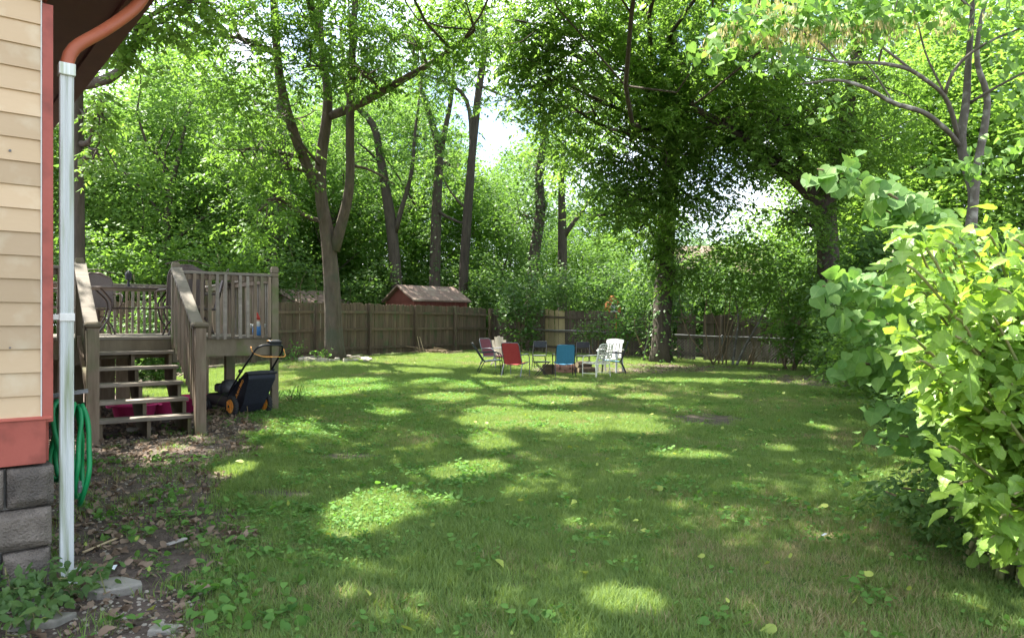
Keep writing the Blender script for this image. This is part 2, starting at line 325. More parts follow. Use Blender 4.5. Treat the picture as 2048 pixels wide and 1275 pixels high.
# ---- places on the lawn that the sun reaches through gaps in the canopy (pixel ellipses turned into ground ellipses)
def ground_pt(px, py):
    d = F * EYE / (py - HY); return (px - CX) / F * d, d
PATCH = []
for cx, cyy, rx, ry in [(745, 1030, 95, 55), (985, 888, 55, 17), (905, 945, 50, 14), (965, 938, 45, 14), (480, 945, 45, 15), (1390, 915, 85, 13), (1150, 845, 190, 20), (1000, 838, 70, 22),
        (1280, 860, 60, 12), (1090, 803, 110, 8), (900, 795, 60, 9), (700, 765, 70, 7), (820, 748, 90, 5), (950, 772, 60, 7), (1645, 858, 24, 8), (1560, 899, 24, 8), (1250, 1205, 38, 18),
        (610, 857, 30, 7), (345, 903, 35, 8), (640, 790, 70, 8), (1380, 762, 120, 5), (1190, 772, 80, 6), (1480, 746, 80, 4), (1060, 780, 60, 5), (780, 830, 40, 7), (1290, 795, 60, 7), (560, 760, 40, 6),
        (730, 780, 50, 5), (860, 765, 40, 5), (1000, 755, 60, 4), (1120, 757, 50, 3), (1560, 765, 50, 4), (1450, 795, 30, 5)]:
    x, d = ground_pt(cx, cyy); d0 = F * EYE / (cyy + ry - HY); d1 = F * EYE / (cyy - ry - HY)
    PATCH.append((x, (d0 + d1) / 2, max(rx / F * d, .16), max((d1 - d0) / 2, .16), 0.0))
PATCH += [(2.75, 3.4, 1.0, .9, 1.1), (2.5, 3.9, 1.0, .8, 1.9), (2.9, 7.2, 1.8, .9, 4.2), (4.6, 7.6, 1.0, .8, 4.3)]         # open sky above the young shrub
def sun_gap(p):
    """True where a leaf at p would shade one of the sunny places"""
    k = np.zeros(len(p), bool)
    nz = (vnoise(p[:, 0], p[:, 1], 2.3, 8) - .5) * .7
    for x, y, a, b, z in PATCH:
        h = (p[:, 2] - z) / SUN[2]; gx = p[:, 0] - SUN[0] * h - x; gy = p[:, 1] - SUN[1] * h - y
        k |= ((gx / a) ** 2 + (gy / b) ** 2 < (1.08 + nz) ** 2) & (h > 0)
    return k
def leaves_mesh(name, arr, mat, gaps=True, origin=(0, 0, 0)):
    p, t, s, L, W, q = arr
    if gaps:
        keep = ~sun_gap(p + t * (L * .5)[:, None]); p, t, s, L, W, q = [a[keep] for a in (p, t, s, L, W, q)]
    v, tri = leaf_arrays(p - np.array(origin), t, s, L, W)
    return tri_mesh(name, v, tri, mat, np.repeat(q, 4))
def blob_points(blobs, rng=RNG):
    out = []
    for c, r, n in blobs:
        u = unit(rng.normal(0, 1, (n, 3))); rad = rng.uniform(.12, 1, n) ** .45
        q = u * rad[:, None] * np.array(r)
        q *= (1 + .28 * (vnoise(u[:, 0] * 2 + c[0], u[:, 1] * 2 + u[:, 2] * 2 + c[1], 1.3, 5) - .5))[:, None]
        out.append(q + np.array(c))
    return out
def curve_pts(a, b, n=7, bend=.12, rng=RNG, sag=0):
    a = np.array(a, float); b = np.array(b, float); L = np.linalg.norm(b - a); t = np.linspace(0, 1, n)[:, None]
    o1 = rng.normal(0, bend * L, 3); o2 = rng.normal(0, bend * .5 * L, 3)
    p = a + (b - a) * t + o1 * np.sin(t * math.pi) + o2 * np.sin(t * 2 * math.pi); p[:, 2] += sag * L * np.sin(t[:, 0] * math.pi); return p
def resample(pts, rad, step=.45):
    p = np.asarray(pts, float); sl_ = np.linalg.norm(np.diff(p, axis=0), axis=1); s = np.concatenate([[0], np.cumsum(sl_)])
    n = max(4, int(s[-1] / step)); q = np.linspace(0, s[-1], n)
    r = np.interp(q, s, rad); o = np.stack([np.interp(q, s, p[:, i]) for i in range(3)], 1)
    k = np.array([.25, .5, .25])
    for _ in range(2):
        o2 = o.copy()
        for i in range(3): o2[1:-1, i] = np.convolve(o[:, i], k, 'valid')
        o = o2
    return o, r
def make_tree(name, label, base, stems, blobs, kind='pin', leaf=(.13, .05), rl=.42, m=4, pairs=4, mat='leafA', bark='bark', gaps=True, twigs=10, group=None, cat='tree', sides=10, ivy=0, limb_r=.05, flare=.35):
    """stems: list of (points, radii), the first is the trunk from the ground; blobs: (centre, radii, clusters)"""
    root = thing(name, label, cat, base, 0, group); B = np.array(base)
    allp, allr = [], []; tr = MB(); lb = MB(); nl = 0
    for i, (pts, rad) in enumerate(stems):
        p, r = resample(pts, rad); p = p - B
        if i == 0:
            h = p[:, 2] - p[0, 2]; r = r * (1 + flare * np.exp(-h / .35)); p[0, 2] -= .12
        allp.append(p); allr.append(r)
        (tr if i == 0 else lb).tube(p, r, sides if r[0] > .09 else 7, rough=.16 if r[0] > .06 else 0, seed=i + 3); nl += i > 0
    AP = np.concatenate(allp); AR = np.concatenate(allr)
    cl = blob_points(blobs); 
    for (c, r, n), pts in zip(blobs, cl):
        c0 = np.array(c) - B; dd = np.linalg.norm((AP - c0) * np.array([1, 1, 1.2]), axis=1) + 3.0 * np.maximum(AP[:, 2] - c0[2], 0) + (AR < .03) * 3
        j = int(np.argmin(dd)); r0 = min(AR[j] * .6, limb_r * 1.6)
        lp = curve_pts(AP[j], c0, 8, .07, sag=.06); lb.tube(lp, np.linspace(r0, r0 * .35, 8), 6); nl += 1
        for q in pts[RNG.permutation(len(pts))[:min(twigs, len(pts))]]:
            q = q - B; j = RNG.integers(3, 8); tp = curve_pts(lp[j], q, 6, .1, sag=.03); lb.tube(tp, np.linspace(r0 * .34, .006, 6), 4, cap=False)
    tr.build('trunk', bark, root, smooth_=True)
    if nl: lb.build('branches', bark, root, smooth_=True)
    C = np.concatenate(cl)
    arr = pinnate(C, m, pairs, rl, *leaf) if kind == 'pin' else simple_leaves(C, m, rl, *leaf)
    ob('crown', leaves_mesh('crown', arr, mat, gaps, base), root)
    if ivy:
        p, r = allp[0] + B, allr[0]; k = RNG.integers(0, len(p) - 1, ivy); f = RNG.random(ivy)[:, None]
        q = p[k] * (1 - f) + p[k + 1] * f; u = unit(RNG.normal(0, 1, (ivy, 3)) * np.array([1, 1, .2])); q = q + u * (r[k] * RNG.uniform(.9, 1.9, ivy))[:, None]
        t = unit(u * .6 + np.array([0, 0, -.8]) + RNG.normal(0, .3, (ivy, 3))); s = unit(np.cross(t, u + RNG.normal(0, .2, (ivy, 3)))); L = RNG.uniform(.08, .16, ivy)
        ob('ivy', leaves_mesh('ivy', [q, t, s, L, L * .8, RNG.random(ivy)], 'ivy', False, base), root)
    return root

# ------------------------------------------------------------------ ground
def soil_mask(x, y):
    x = np.asarray(x, float); y = np.asarray(y, float)
    edge = np.interp(y, [2, 3, 4, 5.4, 7, 8.2, 9.5, 11, 12.5, 14], [-.75, -1.0, -1.5, -2.1, -2.6, -2.85, -3.1, -3.75, -5.2, -8])
    nz = (vnoise(x, y, 1.7, 1) - .5) * 1.1 + (vnoise(x, y, 5, 2) - .5) * .5
    m = smooth(edge - x + nz * .55, -.12, .35)
    for px, py, a, b in [(710, 915, .3, .25), (1410, 838, .5, .7), (1300, 741, 2.2, 1.5), (660, 730, 1.5, .9), (1430, 731, 3.4, 1.5), (880, 714, 1.5, 1.3), (1150, 742, 1.3, 1.2), (560, 990, .35, .2), (1650, 760, 1.6, 2)]:
        gx, gy = ground_pt(px, py); m = np.maximum(m, smooth(1.25 - np.sqrt(((x - gx) / a) ** 2 + ((y - gy) / b) ** 2) + nz * .6, 0, .5) * .9)
    bed = smooth(x - (2.65 + .42 * (y - 4)) + nz * .3, 0, .4) * (y < 20); m = np.maximum(m, bed * .8)
    return np.clip(m, 0, 1)
def axis(lo, hi, fine_lo, fine_hi, st):
    a = list(np.arange(fine_lo, fine_hi + 1e-6, st)); g = st; x = fine_hi
    while x < hi: g *= 1.35; x += g; a.append(min(x, hi))
    g = st; x = fine_lo; pre = []
    while x > lo: g *= 1.35; x -= g; pre.append(max(x, lo))
    return np.array(pre[::-1] + a)
gxs = axis(-400, 400, -7, 9, .1); gys = axis(-60, 600, 1.5, 27, .11)
XX, YY = np.meshgrid(gxs, gys); nx, ny = len(gxs), len(gys)
gv = np.stack([XX.ravel(), YY.ravel(), gz(XX, YY).ravel()], 1)
ii = (np.arange(ny - 1)[:, None] * nx + np.arange(nx - 1)[None]).ravel()
gt = np.concatenate([np.stack([ii, ii + 1, ii + nx + 1], 1), np.stack([ii, ii + nx + 1, ii + nx], 1)])
def ground_mat():
    m, t, b = base_mat('ground'); at = t.new('Attribute'); at.attribute_name = 'rnd'; g = t.new('NewGeometry')
    def ramp(scale, c1, c2, det=8):
        n = t.new('TexNoise'); n.inputs['Scale'].default_value = scale; n.inputs['Detail'].default_value = det; n.inputs['Roughness'].default_value = .7; t.link(g.outputs['Position'], n.inputs['Vector'])
        r = t.new('MapRange'); r.inputs[1].default_value = .32; r.inputs[2].default_value = .68; t.link(n.outputs[0], r.inputs[0])
        x = t.new('Mix', data_type='RGBA'); x.inputs[6].default_value = (*c1, 1); x.inputs[7].default_value = (*c2, 1); t.link(r.outputs[0], x.inputs[0]); return x.outputs[2], n
    soil, n1 = ramp(9, (.06, .045, .038), (.145, .115, .095)); gr, n2 = ramp(5, (.055, .10, .03), (.13, .15, .055))
    x = t.new('Mix', data_type='RGBA'); t.link(at.outputs['Fac'], x.inputs[0]); t.link(gr, x.inputs[6]); t.link(soil, x.inputs[7]); t.link(x.outputs[2], b.inputs['Base Color'])
    b.inputs['Roughness'].default_value = .95; b.inputs['Specular IOR Level'].default_value = .15
    n3 = t.new('TexNoise'); n3.inputs['Scale'].default_value = 55; n3.inputs['Detail'].default_value = 6; t.link(g.outputs['Position'], n3.inputs['Vector'])
    bp = t.new('Bump'); bp.inputs['Strength'].default_value = .8; bp.inputs['Distance'].default_value = .03; t.link(n3.outputs[0], bp.inputs['Height']); t.link(bp.outputs[0], b.inputs['Normal'])
    return m
M['ground'] = ground_mat()
ground = ob('ground', tri_mesh('ground', gv, gt, 'ground', soil_mask(XX, YY).ravel(), True)); tag(ground, 'back yard ground of soil and turf', 'ground', kind='structure')

# ------------------------------------------------------------------ house
H_RZ = math.atan2(.642, .767)
house = thing('house', 'beige lap-sided house corner with red trim on grey block foundation', 'house', (-2.26, 3.57, 0), H_RZ)
MB().box((-2.5, 2.96, 1.9), (4.96, 5.88, 2.3)).box((-2.5, 2.96, .3), (4.9, 5.84, .62)).prism([(-5.0, 3.05), (-.02, 3.05), (-4.0, 5.0), (-5.0, 5.0)], 1, .03, 5.8).build('wall', 'mortar', house)
for k in range(19):                                  # lap siding, each board wedge-shaped
    z0 = .845 + .112 * k
    z1 = z0 + .125
    MB().prism([(-.014, z0), (-.003, z1), (.03, z1), (.03, z0)], 0, -4.95, -.037).build('siding_board', 'siding', house)
MB().box((-.0345, -.006, 1.9), (.005, .02, 2.1)).build('caulk_line', 'caulk', house)
MB().box((-.008, .035, 1.84), (.046, .1, 2.03)).build('corner_board', 'red', house, bevel=.003)
MB().box((-2.5, .012, .735), (4.97, .06, .215)).box((-.02, 2.9, .735), (.05, 5.7, .215)).build('water_table_board', 'red', house, bevel=.003)
MB().prism([(-.03, .842), (-.03, .852), (.03, .866), (.03, .842)], 0, -4.97, .006).build('drip_cap', 'red', house)
MB().box((-2.5, .0, 2.97), (4.98, .05, .2)).build('frieze_board', 'red', house)
def rock_block(L, hgt, dep, ch=.035):
    m = MB(); a, b = L / 2, hgt / 2; c = ch
    o = [(-a, 0, -b), (a, 0, -b), (a, 0, b), (-a, 0, b)]; i = [(-a + c, -.028, -b + c), (a - c, -.028, -b + c), (a - c, -.028, b - c), (-a + c, -.028, b - c)]; k = [(x, dep, z) for x, _, z in o]
    m.add(o + i + k, [(4, 5, 6, 7), (0, 1, 5, 4), (1, 2, 6, 5), (2, 3, 7, 6), (3, 0, 4, 7), (0, 8, 9, 1), (1, 9, 10, 2), (2, 10, 11, 3), (3, 11, 8, 0), (8, 11, 10, 9)]); return m
for r in range(4):
    z = .62 - .1 - .2 * r; off = [.19, .39][r % 2]; x = .018 - .008 * r
    for k in range(8):
        L = off if k == 0 else .39
        rock_block(L, .188, .14).build('foundation_block', 'block', house, (x - L / 2, -.012 + RNG.uniform(-.004, .004), z), bevel=.008); x -= L + .012
    y = .15
    for k in range(8):
        o = rock_block(.39, .188, .14).build('foundation_block', 'block', house, (.006, y + .2, z), bevel=.008); o.rotation_euler = (0, 0, R(90)); y += .402
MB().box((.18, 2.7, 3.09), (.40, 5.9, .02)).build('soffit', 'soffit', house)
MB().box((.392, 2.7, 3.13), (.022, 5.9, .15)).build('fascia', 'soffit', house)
MB().prism([(.44, 3.2), (.44, 3.28), (-4.4, 5.7), (-4.4, 5.6)], 1, -.3, 5.95).build('roof', 'shingle', house)
gp = [(x_ - .124, z_) for x_, z_ in ((.53, 3.08), (.64, 3.08), (.65, 3.19), (.635, 3.19), (.626, 3.095), (.542, 3.095), (.54, 3.19), (.53, 3.19))]
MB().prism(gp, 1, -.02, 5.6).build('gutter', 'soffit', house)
# downspout of corrugated sheet
prof = []
for sx, sy, nx_, ny_ in ((1, 0, -.028, -.021), (0, 1, .028, -.021), (-1, 0, .028, .021), (0, -1, -.028, .021)):
    Ls = .056 if sx else .042
    for q in range(12):
        u = q / 12; off = .0028 * math.sin(u * Ls / .056 * 5 * math.pi * 1.0) ** 2
        prof.append((nx_ + sx * Ls * u + (-sy) * off * -1, ny_ + sy * Ls * u + sx * off))
ds = MB(); DX, DY = .078, .035
ds.prism([(DX + a, DY + b) for a, b in prof], 2, .05, 2.56)
dso = ds.build('downspout', 'zinc', house)
MB().box((DX, DY, 2.565), (.072, .068, .06)).build('coupling', 'zinc', dso, bevel=.004)
MB().box((DX, DY, 1.335), (.066, .052, .04)).box((DX - .05, DY - .01, 1.335), (.05, .006, .028)).build('strap', 'caulk', dso, bevel=.003)
el = np.array([(DX, DY, 2.56), (DX, DY, 2.62), (DX + .012, DY + .003, 2.665), (DX + .05, DY + .008, 2.71), (DX + .13, DY + .02, 2.775), (DX + .24, DY + .04, 2.885), (DX + .34, DY + .06, 3.0), (DX + .38, DY + .07, 3.09)])
ep, er = resample(el, [.031] * 8, .04); MB().tube(ep, .031, 14).build('elbow', 'orange', dso, smooth_=True)
MB().box((DX + .01, DY - .03, .03), (.06, .08, .008), rot3('Y', .25)).build('splash_end', 'zinc', dso)
for k in (1, 5): MB().lathe([(.0045, 0), (.0045, -.003)], (-.11 - .05 * (k % 3), -.0135, 1.0 + .224 * k - .035), 7, axis=1).build('nail_head', 'galv', house)
MB().lathe([(.006, 0), (.006, -.004)], (-.16, -.012, 2.12), 8, axis=1).build('nail_head', 'galv', house)

# garden hose hanging on the far side of the corner
hs = thing('garden_hose', 'bright green garden hose hanging in loops behind the white downspout', 'hose', (-2.26, 3.57, 0), H_RZ)
hp = []
for k in range(5):
    n = 26
    for i in range(n):
        a = i / n * 2 * math.pi; rr = .10 + .012 * k
        zc = .70 - .01 * k; hh = .21 + .03 * ((k * 7) % 5) / 5
        hp.append((.055 + .03 * k + .02 * math.sin(a * 2 + k), .20 + rr * math.sin(a) * (.9 if math.cos(a) < 0 else .45), zc + hh * math.cos(a) - (.02 * k if math.cos(a) < 0 else 0)))
hp, hr = resample(hp, [.0125] * len(hp), .03); MB().tube(hp, .0125, 8).build('coil', 'hose', hs, smooth_=True)
MB().lathe([(.016, 0), (.016, .03), (.012, .035), (.012, .06)], (.16, .2, .42), 10).build('coupling', 'galv', hs)
MB().bar((.0, .2, .93), (.2, .2, .95), .02, .02).build('hanger', 'galv', hs)

# ------------------------------------------------------------------ deck with stairs
D_RZ = math.atan2(.586, .81); DO = (-3.62, 8.48, 0); DZ = 1.14
deck = thing('wooden_deck', 'weathered raised wooden deck with baluster railings and five-tread stairs', 'deck', DO, D_RZ)
def DW(x, y, z=0): return (DO[0] + .81 * x - .586 * y, DO[1] + .586 * x + .81 * y, z)
def dg(x, y): p = DW(x, y); return G(p[0], p[1])
for k in range(28):                                  # deck boards
    y = 1.36 + .07 + .141 * k
    MB().box((-.86, y, DZ - .018 + RNG.uniform(-.002, .002)), (4.36 + RNG.uniform(-.01, .01), .134, .036)).build('deck_board', 'deckgrey', deck, bevel=.004)
yb = 1.36 + .141 * 28
for y, nm in ((1.375, 'rim_board'), (yb - .04, 'rim_board')):
    MB().box((-.86, y + .02, DZ - .036 - .12), (4.3, .04, .235)).build(nm, 'deckgreen', deck, bevel=.004)
for x in (1.27, -3.0): MB().box((x, (1.42 + yb - .07) / 2, DZ - .157), (.04, yb - 1.36 - .14, .235)).build('rim_board', 'deckgreen', deck, bevel=.004)
for x in np.arange(-2.6, 1.2, .42): MB().box((x, (1.42 + yb) / 2 - .04, DZ - .14), (.04, yb - 1.36 - .16, .19)).build('joist', 'deckwood', deck)
for k in range(5):                                   # stairs
    y = .06 + .272 * k; z = .25 + .178 * k
    MB().box((-.545, y + .14, z - .02), (.99, .275, .04)).build('stair_tread', 'deckgrey', deck, bevel=.006)
for x in (-1.0, -.52, -.09):
    poly = [(.1, -.12)]
    for k in range(5): poly += [(.1 + .272 * k, .209 + .178 * k), (.1 + .272 * (k + 1), .209 + .178 * k)]
    poly += [(1.46, .62), (.62, -.12)]
    MB().prism(poly, 0, x - .02, x + .02).build('stringer', 'deckgreen', deck)
for k in range(13):  # row of boards added at the back to darken the view under the deck
    x = -2.9 + .235 * k; b = dg(x, yb - .12); MB().box((x, yb - .13, (b + .88) / 2), (.22, .022, .88 - b + .05)).build('shade_board', 'deckwood', deck)
def newel(x, y):
    b = dg(x, y) - .15; o = MB().box((x, y, (1.265 + b) / 2), (.115, .115, 1.265 - b)).build('newel_post', 'deckwood', deck, bevel=.006)
    MB().lathe([(.085, 1.255), (.115, 1.275), (.118, 1.30), (.09, 1.325)], (x, y, 0), 4, ang=math.pi / 4).build('cap', 'deckgreen', o, bevel=.004)
newel(0, 0); newel(-1.085, 0)
def rail_post(x, y, z0, z1=2.11):
    o = MB().box((x, y, (z0 + z1 - .16) / 2), (.095, .095, z1 - .16 - z0)).build('rail_post', 'deckgreen', deck, bevel=.005)
    q = z1 - .16
    MB().lathe([(.055, q), (.055, q + .012), (.067, q + .02), (.067, q + .05), (.055, q + .058), (.055, q + .068), (.067, q + .076), (.067, q + .13), (.05, q + .16)], (x, y, 0), 4, ang=math.pi / 4).build('cap', 'deckgreen', o)
FY = 1.33
for x in (0, -1.085): rail_post(x, FY, .8)
rail_post(1.29, FY, dg(1.29, FY) - .15)
for x, y in ((1.3, 2.95), (1.3, yb - .05), (-.45, yb - .02), (-2.3, yb - .02), (-2.6, FY)): rail_post(x, y, .85)
for x, y in ((1.2, 3.3), (1.2, 5.0), (-1.1, 3.3), (-1.1, 5.0), (-.9, 1.6)):
    b = dg(x, y) - .15; MB().box((x, y, (.87 + b) / 2), (.14, .14, .87 - b)).build('support_post', 'deckwood', deck, bevel=.006)
for x in (0, -1.085):                                # sloped stair rails
    sx = .012 if x == 0 else -.012
    MB().bar((x, .05, 1.245), (x, FY - .04, 2.03), .135, .038).build('handrail', 'deckgrey', deck, bevel=.005)
    MB().bar((x - sx, .05, 1.16), (x - sx, FY - .05, 1.95), .038, .09).build('rail_board', 'deckwood', deck, bevel=.004)
    MB().bar((x + sx, .05, .34), (x + sx, FY - .05, 1.13), .038, .085).build('lower_rail', 'deckwood', deck, bevel=.004)
    for k in range(10):
        y = .14 + .113 * k; zb = .34 + (y - .05) * .635; zt = 1.2 + (y - .05) * .635
        MB().box((x - sx * 2.8, y, (zb + zt) / 2 - .03), (.034, .05, zt - zb + .04)).build('baluster', 'deckwood', deck, bevel=.003)
def flat_rail(a, b, side):
    a = np.array(a); b = np.array(b); L = np.linalg.norm(b - a); t = (b - a) / L; nrm = np.array([-t[1], t[0]]) * side
    MB().bar((*a, 1.985), (*b, 1.985), .09, .036).build('top_rail', 'deckgrey', deck, bevel=.004)
    MB().bar((*(a + nrm * .0), 1.93), (*(b + nrm * .0), 1.93), .036, .07).build('rail_board', 'deckwood', deck)
    n = int(L / .092)
    for k in range(n):
        p = a + t * (k + .7) * L / n + nrm * .036
        o = MB().box((0, 0, 0), (.04, .034, .86 + RNG.uniform(-.015, .02))).build('baluster', 'deckgrey' if RNG.random() < .35 else 'deckwood', deck, (p[0], p[1], 1.535), bevel=.003)
        o.rotation_euler = (RNG.normal(0, .008), RNG.normal(0, .008), math.atan2(t[1], t[0]))
flat_rail((.05, FY), (1.24, FY), -1); flat_rail((1.3, FY + .05), (1.3, yb - .1), -1); flat_rail((1.25, yb - .03), (-2.9, yb - .03), 1); flat_rail((-1.14, FY), (-2.55, FY), 1)

# ------------------------------------------------------------------ patio set on the deck
tb = thing('patio_table', 'brown iron patio table on the raised deck', 'table', DW(-.15, 3.45, DZ), D_RZ)
tp = MB(); tp.lathe([(.60, .68), (.62, .69), (.62, .705), (.6, .71)], (0, 0, 0), 8, ang=math.pi / 8); t_o = tp.build('table_top', 'iron', tb); t_o.scale = (1.3, .85, 1)
for a in (0, 1, 2, 3):
    sx, sy = (1 if a in (0, 3) else -1), (1 if a < 2 else -1)
    MB().tube(resample([(sx * .55, sy * .3, 0), (sx * .38, sy * .22, .25), (sx * .34, sy * .2, .5), (sx * .5, sy * .3, .68)], [.014] * 4, .05)[0], .014, 6).build('leg', 'iron', tb, smooth_=True)
MB().tube([(-.36, -.21, .4), (.36, .21, .4)], .01, 6).tube([(-.36, .21, .4), (.36, -.21, .4)], .01, 6).build('brace', 'iron', tb)
def patio_chair(label, x, y, rz):
    c = thing('patio_chair', label, 'chair', DW(x, y, DZ), D_RZ + rz, 'brown swivel patio chairs on the deck')
    for a in range(4):
        q = a * math.pi / 2 + .785; u = np.array([math.cos(q), math.sin(q), 0])
        pts = [u * .03 + np.array([0, 0, .28]), u * .12 + np.array([0, 0, .27]), u * .24 + np.array([0, 0, .14]), u * .30 + np.array([0, 0, .0])]
        MB().tube(resample(pts, [.013] * 4, .03)[0], .013, 6).build('leg', 'iron', c, smooth_=True)
    MB().tube([(0, 0, .2), (0, 0, .4)], .025, 10).build('swivel_column', 'iron', c)
    MB().sheet([[(xx, yy, .41 - .02 * math.cos(xx * 5)) for xx in np.linspace(-.27, .27, 5)] for yy in np.linspace(-.25, .27, 4)], .02).build('seat', 'ironmesh', c)
    rows = []; 
    for i, zz in enumerate(np.linspace(.43, 1.0, 8)):
        h = (zz - .43) / .57; wd = .245 * (1 if h < .75 else math.sqrt(max(1 - ((h - .75) / .26) ** 2, .06)))
        rows.append([(wd * q, -.25 - .13 * h - .03 * (1 - q * q), zz) for q in np.linspace(-1, 1, 7)])
    MB().sheet(rows, .008).build('backrest', 'ironmesh', c)
    edge = [r[0] for r in rows] + [tuple(p) for p in rows[-1][1:-1]] + [r[-1] for r in rows[::-1]]
    MB().tube(edge, .012, 6).build('back_frame', 'iron', c, smooth_=True)
    MB().tube([(-.3, -.42, 1.0), (-.1, -.44, 1.06), (.1, -.44, 1.06), (.3, -.42, 1.0)], .008, 5).tube([(-.22, -.36, .84), (0, -.4, .86), (.22, -.36, .84)], .008, 5).build('back_scroll', 'iron', c, smooth_=True)
    for s in (-1, 1):
        MB().tube(resample([(s * .27, .2, .42), (s * .31, .26, .5), (s * .32, .22, .62), (s * .31, 0, .655), (s * .29, -.2, .65), (s * .245, -.31, .66)], [.012] * 6, .03)[0], .012, 6).build('armrest', 'iron', c, smooth_=True)
patio_chair('brown iron patio chair with its back to the deck stairs', .32, 2.55, 0)
patio_chair('brown iron patio chair at the left end of the deck table', -1.25, 3.3, R(-80))
patio_chair('brown iron patio chair on the far side of the deck table', -.55, 4.35, R(180))
patio_chair('brown iron patio chair nearest the deck corner behind the balusters', .8, 3.6, R(80))
ln = thing('table_lantern', 'small black lantern standing on the deck table', 'lantern', DW(-.28, 3.2, DZ + .71), D_RZ)
MB().lathe([(.05, 0), (.05, .015), (.02, .02), (.015, .1), (.04, .11)], n=10).build('base', 'black', ln)
MB().lathe([(.045, .11), (.05, .2), (.03, .23), (.008, .25)], n=8).build('lamp_head', 'black', ln)

# little garden gnome behind the balusters
gn = thing('garden_gnome', 'small garden gnome in blue with a red hat behind the deck balusters', 'figurine', DW(1.12, 1.55, DZ), D_RZ)
MB().lathe([(.06, 0), (.07, .06), (.06, .12), (.04, .17)], n=12).build('body', 'gnomeblue', gn, smooth_=True)
MB().lathe([(.02, .165), (.042, .19), (.042, .215), (.03, .235)], n=12).build('head', 'skin', gn, smooth_=True)
MB().lathe([(.048, .225), (.035, .26), (.015, .31), (.002, .33)], n=12).build('hat', 'gnomered', gn, smooth_=True)
MB().lathe([(.005, .09), (.03, .14), (.034, .18), (.02, .2)], (0, -.035, 0), n=10).build('beard', 'whiteplastic', gn, smooth_=True)
for s in (-1, 1): MB().tube([(s * .05, 0, .15), (s * .09, -.02, .12), (s * .1, -.05, .16)], [.018, .016, .013], 7).build('arm', 'whiteplastic', gn, smooth_=True)

# pink tubs under the stairs
def tub(label, x, y, r, s=1):
    c = thing('plastic_tub', label, 'tub', DW(x, y, dg(x, y)), D_RZ, 'pink tubs stored under the deck')
    pr = [(r * .8, 0), (r * .95, .2), (r * 1.06, .205), (r * 1.06, .225), (r * .93, .225), (r * .78, .02)]
    MB().lathe(pr, n=20).build('basin', 'pink', c, smooth_=True)
    for a in (0, math.pi): MB().box((math.cos(a) * r * 1.08, math.sin(a) * r * 1.08, .2), (.05, .14, .03)).build('handle', 'pink', c, bevel=.008)
tub('pink plastic tub seen between the stair treads', -.42, 1.75, .28); tub('pink plastic tub beside the mower behind the stair newel', .42, 2.2, .27)
tub('pink plastic tub under the right end of the stair treads', .03, 1.9, .2)

# ------------------------------------------------------------------ lawn mower
MX, MY = P(486, 0, 9.95)[0], 9.95; MZ = G(MX, MY)
mw = thing('lawn_mower', 'black push lawn mower with orange wheels and rear grass bag beside the deck', 'lawn mower', (MX, MY, MZ), math.atan2(-.66, .75))
# local: +x = rear (towards handle), +y = the mower's far side, z up; wheel axle across y
for x, y, r, sp in ((.16, -.245, .135, 1), (.16, .245, .135, 1), (-.62, -.2, .1, 0), (-.62, .2, .1, 0)):
    prf = [(r * .62, -.026), (r * .93, -.028), (r, -.014), (r, .014), (r * .93, .028), (r * .62, .026)]
    wo = MB().lathe(prf, (x, y, r), 22, axis=1).build('wheel', 'tyre', mw)
    tr = MB()
    for a in range(22):
        q = a / 22 * 2 * math.pi; tr.box((x + math.cos(q) * r, y, r + math.sin(q) * r), (.012, .05, .012), rot3('Y', -q))
    tr.build('tread_lugs', 'tyre', wo)
    rim = MB().lathe([(r * .66, -.03), (r * .66, .03)], (x, y, r), 20, axis=1)
    for a in range(5):
        q = a / 5 * 2 * math.pi; rim.box((x + math.cos(q) * r * .36, y, r + math.sin(q) * r * .36), (r * .62, .072, r * .17), rot3('Y', -q))
    rim.lathe([(r * .2, -.042), (r * .2, .042)], (x, y, r), 10, axis=1)
    rim.build('rim', 'mower_orange' if sp else 'greymetal', wo)
    MB().lathe([(.018, -.05), (.018, .05)], (x, y, r), 8, axis=1).build('hub_bolt', 'black', wo)
dk = MB(); dk.prism([(-.72, .1), (-.74, .2), (-.6, .26), (-.05, .26), (.04, .22), (.06, .09)], 1, -.2, .2); dk.build('mower_deck', 'black', mw, bevel=.025)
MB().lathe([(.15, .255), (.16, .3), (.15, .36), (.12, .39), (.1, .43), (.05, .445)], (-.36, 0, 0), 18).build('engine', 'engine', mw, smooth_=True)
MB().box((-.52, 0, .33), (.13, .2, .12)).box((-.36, -.17, .34), (.12, .06, .1)).build('engine_cover', 'black', mw, bevel=.015)
MB().tube([(-.3, .12, .4), (-.3, .13, .46)], .03, 10).build('fuel_cap', 'black', mw)
bag = MB(); pr = [(-.06, .30), (.03, .14), (.06, .05), (.19, .05), (.29, .16), (.50, .50), (.49, .58), (.42, .60), (.16, .43)]
n = len(pr); vs_, fs = [], []
for yy, k in ((-.17, .93), (-.2, 1), (-.1, 1.03), (.1, 1.03), (.2, 1), (.17, .93)):
    for a, b in pr: vs_.append(((a - .25) * k + .25, yy * (.82 if b < .2 else 1), (b - .3) * k + .3))
for i in range(5):
    for j in range(n): fs.append((i * n + j, i * n + (j + 1) % n, (i + 1) * n + (j + 1) % n, (i + 1) * n + j))
fs += [tuple(range(n))[::-1], tuple(5 * n + j for j in range(n))]
bag.add(vs_, fs); bo = bag.build('grass_bag', 'bag', mw, bevel=.02)
MB().box((.47, 0, .565), (.1, .43, .03), rot3('Y', -.3)).build('bag_lid', 'black', bo, bevel=.01)
cu = bpy.data.curves.new('t', 'FONT'); cu.body = 'POULAN PRO'; cu.size = .062; cu.extrude = .0015; cu.space_character = 1.05
to = bpy.data.objects.new('t', cu); COL.objects.link(to); bpy.context.view_layer.update()
